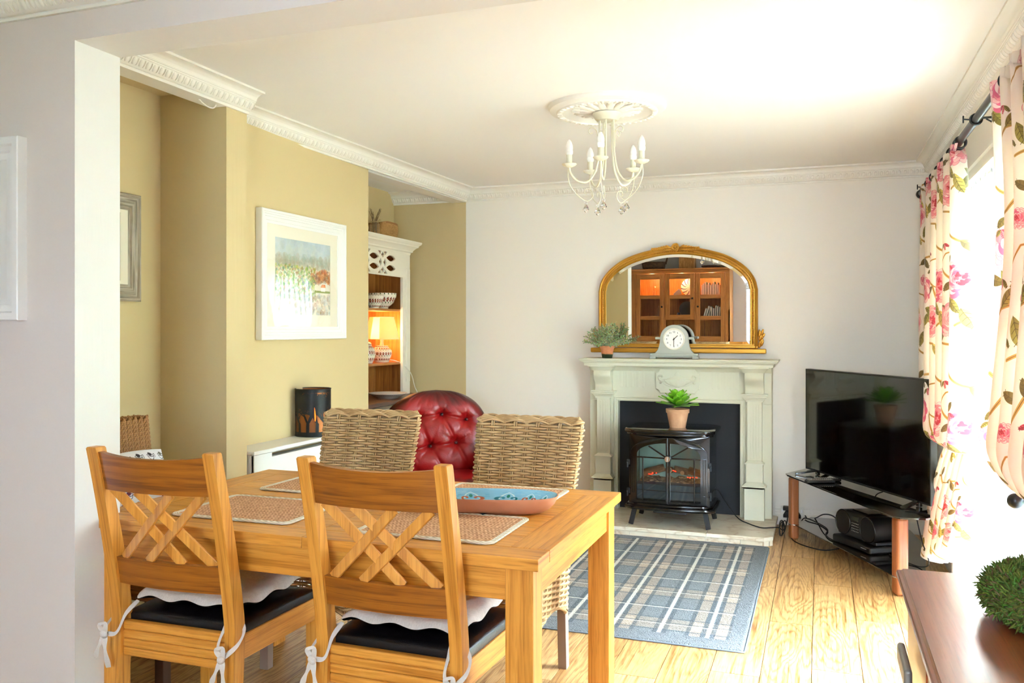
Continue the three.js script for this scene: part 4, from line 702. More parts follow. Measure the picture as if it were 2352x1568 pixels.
// ================================================================ mirror, clock, ceiling light
{
  const t = thing('overmantel_mirror', 'arched gilt overmantel mirror hung above the fireplace', 'mirror', [-0.985, 1.19, 6.245]);
  t.rotation.order = 'YXZ'; t.rotation.set(rad(0.6), rad(-0.38), 0);
  const tg = tex(256, 256, (u, v) => mixc([176, 118, 34], [224, 172, 74], clamp(fbm(u, v, 6, 18, 5, 0.6) * 1.4 - 0.2))), m = std({ map: tg, roughness: 0.34, metalness: 0.75 });
  const y = (q) => q - 1.19, half = [[-0.572, 1.235], [-0.572, 1.64], [-0.553, 1.715], [-0.49, 1.80], [-0.367, 1.882], [-0.18, 1.938], [0, 1.957]];
  const c2 = new THREE.CatmullRomCurve3([...half.slice(1).map(([a, b]) => V3(a, y(b), 0)), ...half.slice(1, -1).reverse().map(([a, b]) => V3(-a, y(b), 0))], false, 'centripetal');
  const top = c2.getSpacedPoints(56), pts = [V3(-0.572, y(1.215), 0), ...top, V3(0.572, y(1.215), 0)];
  const path = pts.map((p, i) => { const a = pts[Math.max(0, i - 1)], b = pts[Math.min(pts.length - 1, i + 1)], tn = b.clone().sub(a).normalize(); return { at: p, out: V3(tn.y, -tn.x, 0), up: V3(0, 0, 1) }; });
  part(t, 'frame', sweep([[0, 0], [0.0, 0.018], [0.004, 0.026], [0.012, 0.032], [0.019, 0.03], [0.023, 0.022], [0.027, 0.022], [0.027, 0.016], [0.041, 0.014], [0.043, 0.019], [0.049, 0.021], [0.054, 0.016], [0.058, 0.007], [0.058, 0]], path, false, 0.5), m);
  const beads = []; { let acc = 0; for (let i = 0; i + 1 < path.length; i++) { const a = path[i], b = path[i + 1], L = a.at.distanceTo(b.at); while (acc < L) { const k = acc / L; beads.push(a.at.clone().lerp(b.at, k).addScaledVector(a.out.clone().lerp(b.out, k).normalize(), 0.034).add(V3(0, 0, 0.016))); acc += 0.0125; } acc -= L; } }
  const bead = new THREE.SphereGeometry(0.0056, 8, 6), im = new THREE.InstancedMesh(bead, m, beads.length); beads.forEach((p, i) => im.setMatrixAt(i, new THREE.Matrix4().setPosition(p))); im.name = 'bead_row'; im.userData.kind = 'stuff'; t.add(im);
  part(t, 'bottom_rail', [bx(1.145, 0.018, 0.03, 0, y(1.236), 0.015, 0.005), bx(1.13, 0.012, 0.018, 0, y(1.249), 0.012, 0.004)], m);
  part(t, 'plinth', [bx(1.256, 0.034, 0.042, 0, 0.017, 0.021, 0.007, 3)], m);
  // plate with its bevelled rim
  const inner = path.map((q) => q.at.clone().addScaledVector(q.out, 0.054)), cut = path.map((q) => q.at.clone().addScaledVector(q.out, 0.076)), yb = y(1.252);
  const poly = (l, b) => { const a = l.map((p) => [p.x, Math.max(p.y, b)]); a[0] = [a[0][0], b]; a[a.length - 1] = [a[a.length - 1][0], b]; return a; };
  const A = poly(inner, yb), C = poly(cut, yb + 0.02), mM = std({ color: 0xf4f4f2, metalness: 1, roughness: 0.0 });
  part(t, 'mirror_glass', new THREE.ShapeGeometry(shapeOf(C)).translate(0, 0, 0.012), mM);
  { const pos = []; for (let i = 0; i < A.length; i++) { const j = (i + 1) % A.length, q = [[A[i], 0.0104], [C[i], 0.012], [C[j], 0.012], [A[i], 0.0104], [C[j], 0.012], [A[j], 0.0104]]; for (const [p, z] of q.reverse()) pos.push(p[0], p[1], z); } const g = new THREE.BufferGeometry(); g.setAttribute('position', new THREE.Float32BufferAttribute(pos, 3)); g.computeVertexNormals(); part(t, 'mirror_bevel', g, mM); }
  // carved crest and the leaf brackets at the foot
  const petal = (L, W, a, x, yy, z = 0.03, tilt = 0.25) => new THREE.SphereGeometry(1, 10, 7).scale(W, L / 2, 0.007).translate(0, L / 2, 0).rotateX(tilt).rotateZ(a).translate(x, yy, z);
  const crest = [], yc = y(1.955); for (let i = 0; i < 6; i++) { crest.push(new THREE.TorusGeometry(0.012 + 0.002 * (i % 2), 0.006, 7, 14).rotateZ(i).translate(Math.cos(i * 1.05) * 0.011, yc - 0.004 + Math.sin(i * 1.05) * 0.011, 0.034)); }
  crest.push(ball(0.011, 0, yc - 0.004, 0.04));
  for (const s of [-1, 1]) for (let i = 0; i < 7; i++) { const x = s * (0.026 + i * 0.017), f = yc - 0.012 - Math.abs(x) * 0.05; crest.push(petal(0.05, 0.0075, -s * (1.05 + 0.08 * i), x, f, 0.03), petal(0.045, 0.007, -s * (1.75 - 0.03 * i), x, f - 0.004, 0.028), petal(0.038, 0.006, -s * (1.4), x + s * 0.01, f + 0.004, 0.034)); }
  part(t, 'carved_crest', crest, m);
  for (const s of [-1, 1]) { const g = [], bxx = s * 0.574; for (let i = 0; i < 8; i++) g.push(petal(0.05, 0.01, -s * (0.15 + 0.2 * (i % 3)), bxx + s * (0.006 + 0.012 * (i % 2)), y(1.228) + i * 0.0125, 0.02 + 0.003 * (i % 3), 0.1)); g.push(petal(0.06, 0.009, -s * 0.05, bxx + s * 0.006, y(1.30), 0.02, 0)); part(t, 'leaf_bracket', g, m); }
}
{
  const t = thing('mantel_clock', 'grey tambour mantel clock with white numbered dial', 'clock', [-0.975, 1.152, 6.105], rad(4));
  const m = std({ color: 0xb3b5a8, roughness: 0.55 }), s = new THREE.Shape(), R = 0.098, cy = 0.142;
  s.moveTo(-0.158, 0.03); s.bezierCurveTo(-0.122, 0.04, -0.105, 0.07, -0.1, 0.115); s.lineTo(-R, cy); s.absarc(0, cy, R, PI, 0, true); s.lineTo(0.1, 0.115); s.bezierCurveTo(0.105, 0.07, 0.122, 0.04, 0.158, 0.03); s.closePath();
  part(t, 'case', toCreasedNormals(ext(s, 0.075, 0.006, 24).translate(0, 0, -0.035), 0.5), m);
  part(t, 'plinth', [bx(0.335, 0.014, 0.098, 0, 0.03, 0, 0.004), bx(0.322, 0.01, 0.094, 0, 0.02, 0, 0.004), bx(0.045, 0.018, 0.1, -0.148, 0.009, 0, 0.004), bx(0.045, 0.018, 0.1, 0.148, 0.009, 0, 0.004), bx(0.26, 0.01, 0.07, 0, 0.014, 0, 0.002)], m);
  for (const q of [-1, 1]) part(t, 'side_lug', bx(0.036, 0.018, 0.05, q * 0.116, 0.145, 0, 0.006, 3), m);
  part(t, 'back_plate', ext((() => { const k = new THREE.Shape(); k.moveTo(-0.1, 0.04); k.lineTo(-0.093, cy); k.absarc(0, cy, 0.09, PI, 0, true); k.lineTo(0.1, 0.04); return k; })(), 0.008, 0.001, 24).translate(0, 0, -0.044), mBlack);
  part(t, 'dial_rim', new THREE.TorusGeometry(0.072, 0.0048, 10, 48).translate(0, cy - 0.003, 0.04), paint(0xeae4d0, 0.35));
  const dial = canvasTex(512, 512, (c, w) => {
    c.fillStyle = '#f4f2ea'; c.fillRect(0, 0, w, w); c.translate(w / 2, w / 2); c.fillStyle = '#4a4a46'; c.font = 'bold 58px serif'; c.textAlign = 'center'; c.textBaseline = 'middle';
    for (let i = 1; i <= 12; i++) { const a = i / 12 * TAU; c.fillText(String(i), Math.sin(a) * 184, -Math.cos(a) * 184 + 3); }
    for (let i = 0; i < 60; i++) { const a = i / 60 * TAU; c.beginPath(); c.arc(Math.sin(a) * 232, -Math.cos(a) * 232, i % 5 ? 2 : 4, 0, TAU); c.fill(); }
  });
  const dg = new THREE.CircleGeometry(0.0705, 48).translate(0, cy - 0.003, 0.0408), face = part(t, 'dial', dg, std({ map: dial, roughness: 0.5 }));
  const hand = (L, w, a, z) => bar(V3(-Math.sin(a) * 0.01, cy - 0.003 - Math.cos(a) * 0.01, z), V3(Math.sin(a) * L, cy - 0.003 + Math.cos(a) * L, z), w, 0.0012, V3(0, 0, 1), 0.0004);
  part(face, 'hour_hand', [hand(0.036, 0.0045, rad(46), 0.0435), ball(0.0045, 0, cy - 0.003, 0.0438)], paint(0x3c2c18, 0.4, { metalness: 0.6 })); part(face, 'minute_hand', hand(0.052, 0.0035, rad(181), 0.045), paint(0x3c2c18, 0.4, { metalness: 0.6 }));
}
// ceiling rose and five-arm chandelier
const CHX = -1.0, CHD = 4.17;
{
  const o = thing('ceiling_rose', 'round white plaster ceiling rose above the chandelier', 'ceiling rose', [CHX, CEIL, CHD]);
  const prof = [[0.292, 0], [0.292, -0.008], [0.284, -0.02], [0.262, -0.03], [0.252, -0.03], [0.246, -0.036], [0.226, -0.037], [0.222, -0.031], [0.2, -0.024], [0.19, -0.018], [0.16, -0.012], [0.12, -0.014], [0.09, -0.026], [0.06, -0.034], [0.001, -0.036]].reverse();
  part(o, 'disc', toCreasedNormals(new THREE.LatheGeometry(prof.map(([a, b]) => V2(a, b)), 72), 0.5), mTrim);
  const eggs = []; for (let i = 0; i < 44; i++) { const a = i / 44 * TAU; eggs.push(new THREE.SphereGeometry(1, 8, 6).scale(0.012, 0.006, 0.009).rotateY(-a).translate(Math.cos(a) * 0.234, -0.036, Math.sin(a) * 0.234)); }
  const e = part(o, 'egg_ring', eggs, mTrim); e.userData.kind = 'stuff';
  const lf = []; for (let i = 0; i < 16; i++) { const a = i / 16 * TAU; lf.push(new THREE.SphereGeometry(1, 10, 6).scale(0.055, 0.008, 0.018).rotateZ(0.12).rotateY(-a).translate(Math.cos(a) * 0.11, -0.022, Math.sin(a) * 0.11)); for (const q of [-0.09, 0.09]) lf.push(new THREE.SphereGeometry(1, 8, 5).scale(0.03, 0.007, 0.008).rotateY(-a - q * 4).translate(Math.cos(a + q) * 0.15, -0.017, Math.sin(a + q) * 0.15)); }
  part(o, 'leaf_relief', lf, mTrim);
}
{
  const t = thing('chandelier', 'cream five-arm chandelier with candle bulbs and crystal drops', 'chandelier', [CHX, 0, CHD]);
  const m = paint(0xe6dfc6, 0.45), head = Math.atan2(CHX, -CHD);    // arms set out round the sight line
  part(t, 'ceiling_plate', lathe([[0.001, 2.395], [0.05, 2.395], [0.058, 2.402], [0.07, 2.42], [0.072, 2.43], [0.001, 2.43]], 40), m);
  const mB = phys({ color: 0xfdfaf4, roughness: 0.35 }), mC = phys({ color: 0xffffff, roughness: 0.0, transmission: 1, thickness: 0.02, ior: 1.52 });
  for (let i = 0; i < 5; i++) {
    const a = PI + i * TAU / 5, l = Math.cos(a), w = Math.sin(a);           // l to the right of the sight line, w away from the viewer
    const fx = Math.sin(head), fz = -Math.cos(head) * -1, ux = Math.cos(head), dir = V3(l * Math.cos(head) + w * Math.sin(head), 0, l * Math.sin(head) * 1 - w * Math.cos(head));
    const p = (r, y) => V3(dir.x * r, y, dir.z * r), R = 0.188;
    const arm = part(t, 'arm', [tube([p(0.036, 2.4), p(0.037, 2.3), p(0.042, 2.22), p(0.062, 2.135), p(0.105, 2.088), p(0.15, 2.098), p(R - 0.006, 2.135), p(R, 2.165)], 0.0055, 48, 8)], m);
    part(arm, 'upper_scroll', tube([p(0.045, 2.26), p(0.046, 2.32), p(0.056, 2.352), p(0.078, 2.36), p(0.09, 2.346), p(0.084, 2.33), p(0.07, 2.336)], 0.0022, 36, 6), m);
    part(arm, 'lower_scroll', tube([p(R + 0.004, 2.158), p(R + 0.006, 2.11), p(R - 0.015, 2.055), p(R - 0.06, 2.01), p(0.095, 1.997), p(0.07, 2.02), p(0.078, 2.05), p(0.105, 2.055), p(0.112, 2.035), p(0.098, 2.03)], 0.0022, 60, 6), m);
    part(arm, 'drip_pan', lathe([[0.001, 2.16], [0.012, 2.162], [0.03, 2.17], [0.0375, 2.178], [0.036, 2.18], [0.028, 2.175], [0.001, 2.172]], 28).translate(dir.x * R, 0, dir.z * R), m);
    part(arm, 'candle_tube', cyl(0.0145, 0.0145, 0.05, dir.x * R, 2.174, dir.z * R, 20), m);
    part(arm, 'lamp_holder', lathe([[0.001, 2.224], [0.0145, 2.224], [0.0185, 2.232], [0.0185, 2.244], [0.017, 2.248], [0.001, 2.248]], 24).translate(dir.x * R, 0, dir.z * R), paint(0xf8f6f0, 0.4));
    part(arm, 'bulb', lathe([[0.0165, 2.247], [0.0185, 2.258], [0.017, 2.272], [0.012, 2.287], [0.006, 2.297], [0.001, 2.301]], 20).translate(dir.x * R, 0, dir.z * R), mB);
    part(arm, 'crystal_drop', (() => { const g = ngeo(new THREE.LatheGeometry([V2(0, -0.017), V2(0.005, -0.015), V2(0.0175, 0), V2(0.004, 0.024), V2(0, 0.026)], 8)); g.computeVertexNormals(); return g.translate(dir.x * 0.105, 1.955, dir.z * 0.105); })(), mC);
    part(arm, 'drop_link', new THREE.TorusGeometry(0.007, 0.0012, 6, 14).translate(dir.x * 0.105, 1.986, dir.z * 0.105), mChrome);
  }
}
// ================================================================ left side: radiator cover, lantern, pictures, dresser
const mSatin = paint(0xf0eee6, 0.4);
{
  const x0 = -2.70, x1 = -2.525, d0 = 3.405, d1 = 4.74, t = thing('radiator_cover', 'white radiator cover with lattice grille under the landscape picture', 'radiator cover', [x0, 0, d0]);
  const s = (a, b, y0, y1, p, q, r = 0.002) => bx(b - a, y1 - y0, q - p, (a + b) / 2 - x0, (y0 + y1) / 2, -((p + q) / 2 - d0), r);
  part(t, 'top_board', s(x0 + 0.001, x1 + 0.004, 0.762, 0.78, d0, d1), mSatin);
  part(t, 'end_panel', s(x0 + 0.001, x1 - 0.003, 0, 0.76, d0 + 0.004, d0 + 0.022), mSatin); part(t, 'end_panel', s(x0 + 0.001, x1 - 0.003, 0, 0.76, d1 - 0.022, d1 - 0.004), mSatin);
  // front frame with an air slot under the top and a lattice opening
  const f = new THREE.Shape([V2(0, 0), V2(d1 - d0 - 0.008, 0), V2(d1 - d0 - 0.008, 0.76), V2(0, 0.76)].map((p) => p)), hole = (a, b, c, e) => f.holes.push(new THREE.Path([V2(a, b), V2(a, e), V2(c, e), V2(c, b)]));
  hole(0.14, 0.738, d1 - d0 - 0.15, 0.758); hole(0.17, 0.12, d1 - d0 - 0.18, 0.635);
  part(t, 'front_frame', ext(f, 0.016, 0.001).rotateY(PI / 2).translate(x1 - 0.016 - x0, 0, -0.004), mSatin);
  part(t, 'radiator_panel', s(x0 + 0.04, x0 + 0.08, 0.1, 0.72, d0 + 0.06, d1 - 0.06, 0.01), paint(0xdad8d0, 0.5));
  const g = []; for (let i = -16; i < 44; i++) for (const q of [-1, 1]) { const a = 0.17 + i * 0.03, h = 0.515, p0 = V3(0, 0.12, -a), p1 = V3(0, 0.12 + h, -(a + (q > 0 ? h : -h))); const lim = [0.17, d1 - d0 - 0.18]; const k = (z) => (-z - a) / ((q > 0 ? 1 : -1) * h); let t0 = 0, t1 = 1; const za = lim[0], zb = lim[1]; const ka = (za - a) / (q * h), kb = (zb - a) / (q * h); t0 = Math.max(0, Math.min(ka, kb)); t1 = Math.min(1, Math.max(ka, kb)); if (t1 - t0 < 0.02) continue; const A = V3(x1 - 0.014 - x0, 0.12 + h * t0, -(a + q * h * t0)), B = V3(x1 - 0.014 - x0, 0.12 + h * t1, -(a + q * h * t1)); g.push(bar(A, B, 0.012, 0.003, V3(1, 0, 0), 0)); }
  const l = part(t, 'lattice_grille', g, mSatin); l.userData.kind = 'stuff';
}
{
  const t = thing('tree_lantern', 'black metal lantern cut with tree branches on radiator cover', 'lantern', [-2.612, 0.781, 4.045]);
  const cut = canvasTex(1024, 512, (c, w, h) => {
    c.fillStyle = '#000'; c.fillRect(0, 0, w, h); c.fillStyle = '#fff'; c.fillRect(0, 34, w, h - 74); c.strokeStyle = '#000'; c.fillStyle = '#000'; c.lineCap = 'round'; const r = rng(31);
    const br = (x, y, a, L, wd, n) => { const x2 = x + Math.cos(a) * L, y2 = y + Math.sin(a) * L; for (const o of [-w, 0, w]) { c.lineWidth = wd; c.beginPath(); c.moveTo(x + o, y); c.lineTo(x2 + o, y2); c.stroke(); } if (n > 0) { const k = n > 3 ? 3 : 2; for (let i = 0; i < k; i++) br(x2, y2, a + (r() - 0.5) * 1.25, L * (0.66 + r() * 0.24), Math.max(5, wd * 0.62), n - 1); } };
    for (let i = 0; i < 12; i++) br(w * (i + 0.5) / 12, h - 34, -PI / 2 + (r() - 0.5) * 0.12, 104, 30, 7);
    c.fillRect(0, h - 52, w, 30);
  }, true);
  const wall = (r) => new THREE.CylinderGeometry(r, r, 0.255, 64, 1, true).translate(0, 0.1275, 0);
  // the black shell is where the cut-out picture is dark; the copper lining glows through the gaps
  const inv = canvasTex(8, 8, (c) => { c.fillStyle = '#fff'; c.fillRect(0, 0, 8, 8); });
  const alpha = (() => { const src = cut.image, c2 = document.createElement('canvas'); c2.width = 1024; c2.height = 512; const k = c2.getContext('2d'); k.drawImage(src, 0, 0); const d = k.getImageData(0, 0, 1024, 512); for (let i = 0; i < d.data.length; i += 4) { const q = 255 - d.data[i]; d.data[i] = d.data[i + 1] = d.data[i + 2] = q; } k.putImageData(d, 0, 0); const t2 = new THREE.CanvasTexture(c2); t2.wrapS = THREE.RepeatWrapping; return t2; })();
  part(t, 'cut_shell', wall(0.0955), std({ color: 0x141416, roughness: 0.5, metalness: 0.3, alphaMap: alpha, alphaTest: 0.5, side: THREE.DoubleSide }));
  part(t, 'copper_lining', wall(0.0935), std({ color: 0x8a5430, roughness: 0.42, metalness: 0.85, side: THREE.DoubleSide }));
  part(t, 'rim', [new THREE.TorusGeometry(0.0955, 0.0028, 8, 64).rotateX(PI / 2).translate(0, 0.255, 0), new THREE.TorusGeometry(0.0955, 0.003, 8, 64).rotateX(PI / 2).translate(0, 0.003, 0), cyl(0.095, 0.095, 0.004, 0, 0, 0, 48)], mBlack);
  // the flame shows through a gap between the trunks
  const a = Math.atan2(4.045, 2.612) ; const px = Math.cos(-0.994) , fl = surf(6, 14, (u, v, p) => { const w = 0.0042 * Math.pow(Math.sin(clamp(v * 0.96 + 0.03) * PI), 0.6) * (1.15 - v * 0.8), ang = 0.994 + (u - 0.5) * 2 * w / 0.096 + 0.05 - 0.04 * v * v; p.set(Math.sin(ang - 0.36) * 0.0962, 0.085 + v * 0.075, Math.cos(ang - 0.36) * 0.0962); });
  part(t, 'candle_flame_light', fl, std({ color: 0x401000, emissive: 0xff5a14, emissiveIntensity: 2.2, side: THREE.DoubleSide }), 'glowing orange candle flame');
}
// framed pictures: a group at the picture's centre, facing +z before it is turned
function picture(name, label, at, ry, w, h, fw, prof, mFrame, art, aw, ah, mMat, glassOn = true) {
  const t = thing(name, label, 'picture', at, ry);
  part(t, 'frame', frameRing(w, h, prof), mFrame); part(t, 'backing', bx(w - 0.01, h - 0.01, 0.008, 0, 0, 0.004), paint(0x8b7a60, 0.9));
  part(t, 'mount', ext(shapeOf([[-w / 2 + fw - 0.004, -h / 2 + fw - 0.004], [w / 2 - fw + 0.004, -h / 2 + fw - 0.004], [w / 2 - fw + 0.004, h / 2 - fw + 0.004], [-w / 2 + fw - 0.004, h / 2 - fw + 0.004]], [[[-aw / 2, -ah / 2], [-aw / 2, ah / 2], [aw / 2, ah / 2], [aw / 2, -ah / 2]]]), 0.002).translate(0, 0, 0.013), mMat);
  part(t, 'print', new THREE.PlaneGeometry(aw + 0.004, ah + 0.004).translate(0, 0, 0.0125), std({ map: art, roughness: 0.8 }));
  if (glassOn) part(t, 'pane', new THREE.PlaneGeometry(w - 2 * fw + 0.004, h - 2 * fw + 0.004).translate(0, 0, 0.0185), phys({ color: 0xffffff, roughness: 0.0, transmission: 1, thickness: 0, ior: 1.5 }));
  return t;
}
const landscape = canvasTex(768, 576, (c, w, h) => {
  const g = c.createLinearGradient(0, 0, 0, h * 0.4); g.addColorStop(0, '#c9d6df'); g.addColorStop(1, '#e9e2cf'); c.fillStyle = g; c.fillRect(0, 0, w, h); const r = rng(77);
  const dab = (x, y, s, col, al) => { c.globalAlpha = al; c.fillStyle = col; c.beginPath(); c.ellipse(x, y, s, s * (0.5 + r() * 0.4), r() * 3, 0, TAU); c.fill(); };
  for (let i = 0; i < 240; i++) dab(r() * w, r() * h * 0.26, 20 + r() * 36, ['#b9cbd6', '#d7dfe2', '#a9b9ba', '#c6c9b4'][i % 4], 0.14);
  for (let i = 0; i < 260; i++) { const x = r() * w; dab(x, h * 0.22 + r() * h * 0.14, 14 + r() * 22, ['#9fae9a', '#b7b49a', '#a98f74', '#8d9f8e'][i % 4], 0.2); }
  for (let i = 0; i < 320; i++) { const x = w * 0.62 + r() * w * 0.4, top = h * (0.36 + 0.1 * Math.abs(x / w - 0.88) * 3); dab(x, top + r() * h * 0.16, 8 + r() * 12, ['#b8562c', '#c9783c', '#8d4a34', '#d99a58', '#6f5a3c'][i % 5], 0.35); }
  for (let i = 0; i < 900; i++) { const x = r() * w * 0.72, y = h * (0.34 + r() * 0.46); dab(x, y, 5 + r() * 12, ['#6f9a3a', '#8db845', '#4c7a34', '#c5c85e', '#a9692f', '#e4d690', '#5b6b66'][i % 7], 0.4); }
  for (let i = 0; i < 420; i++) { const x = r() * w, y = h * (0.70 + r() * 0.3); dab(x, y, 8 + r() * 18, ['#aebfc9', '#c9ccc6', '#b89e8e', '#8d8e80', '#9a7a4c', '#d8d2c0'][i % 6], 0.3); }
  c.globalAlpha = 0.9; c.fillStyle = '#7b8a3a'; c.fillRect(w * 0.7, h * 0.655, w * 0.3, h * 0.03); c.fillStyle = '#f6f3ec'; c.fillRect(w * 0.82, h * 0.605, 62, 34); c.fillStyle = '#d9743a'; c.beginPath(); c.moveTo(w * 0.815, h * 0.607); c.lineTo(w * 0.84, h * 0.565); c.lineTo(w * 0.905, h * 0.565); c.lineTo(w * 0.91, h * 0.607); c.fill(); c.globalAlpha = 1;
});
const stepped = [[0, 0], [0, 0.036], [0.004, 0.04], [0.014, 0.04], [0.016, 0.036], [0.024, 0.036], [0.026, 0.032], [0.036, 0.031], [0.038, 0.027], [0.054, 0.024], [0.056, 0.021], [0.07, 0.019], [0.07, 0.012]];
picture('landscape_picture', 'white framed landscape painting on the chimney breast', [-2.698, 1.642, 4.066], rad(90), 0.822, 0.674, 0.07, stepped, paint(0xf6f5f0, 0.4), landscape, 0.535, 0.405, paint(0xf3ecd8, 0.9));
{
  const tw = woodTex([196, 186, 168], [164, 152, 132], [96, 86, 70], 0.66, 1.6);
  const dark = canvasTex(256, 256, (c, w, h) => { const g = c.createLinearGradient(0, 0, 0, h); g.addColorStop(0, '#3a2a20'); g.addColorStop(0.45, '#5a4332'); g.addColorStop(1, '#2c2018'); c.fillStyle = g; c.fillRect(0, 0, w, h); c.fillStyle = '#1f1712'; c.fillRect(0, h * 0.62, w, h * 0.1); });
  picture('grey_framed_picture', 'dark print in a silver grey wooden frame in the alcove', [-2.913, 1.724, 2.845], rad(90), 0.475, 0.478, 0.078, [[0, 0], [0, 0.02], [0.006, 0.026], [0.014, 0.026], [0.02, 0.018], [0.03, 0.016], [0.044, 0.024], [0.056, 0.022], [0.062, 0.014], [0.07, 0.014], [0.078, 0.011]], std({ map: rep(tw, 1, 4), roughness: 0.45, metalness: 0.2 }), dark, 0.24, 0.3, paint(0xf1ead6, 0.9), false);
  const pale = canvasTex(64, 64, (c, w, h) => { c.fillStyle = '#d8cfc6'; c.fillRect(0, 0, w, h); });
  picture('white_framed_picture', 'white box frame cut off by the left edge of the photo', [-2.738, 1.687, 2.1], 0, 0.6, 0.596, 0.07, [[0, 0], [0, 0.036], [0.003, 0.039], [0.024, 0.039], [0.03, 0.03], [0.044, 0.028], [0.05, 0.022], [0.07, 0.018], [0.07, 0.012]], paint(0xf1ece6, 0.4), pale, 0.3, 0.3, paint(0xece6de, 0.9));
}
solo('cable_loop', tube([V(-2.56, 2.366, 3.07), V(-2.56, 2.356, 3.09), V(-2.56, 2.347, 3.13), V(-2.56, 2.352, 3.165), V(-2.56, 2.368, 3.18)], 0.003, 20, 6), mTrim, 'loop of thin white cable hanging below the alcove cornice', 'cable');

// cream dresser: hutch on a cupboard base
const potTex = (bg, seed) => canvasTex(512, 256, (c, w, h) => {   // sponged flowers in rows with blue bands
  c.fillStyle = bg; c.fillRect(0, 0, w, h); const r = rng(seed);
  for (let j = 0; j < 4; j++) for (let i = 0; i < 16; i++) { const x = (i + (j % 2) / 2) * w / 16 + 10, y = 46 + j * 46; c.fillStyle = '#7c2a2a'; for (let k = 0; k < 5; k++) { c.beginPath(); c.arc(x + Math.cos(k * 1.256) * 7.5, y + Math.sin(k * 1.256) * 7.5, 4.6, 0, TAU); c.fill(); } c.fillStyle = '#d9a441'; c.beginPath(); c.arc(x, y, 3, 0, TAU); c.fill(); c.fillStyle = '#4a5a34'; c.fillRect(x + 12, y + 10, 5, 9); c.fillRect(x - 15, y + 12, 4, 8); }
  c.fillStyle = '#4d5a86'; c.fillRect(0, 10, w, 7); c.fillRect(0, 232, w, 7); for (let i = 0; i < 64; i++) c.fillRect(i * 8, 20, 4, 5);
}, true);
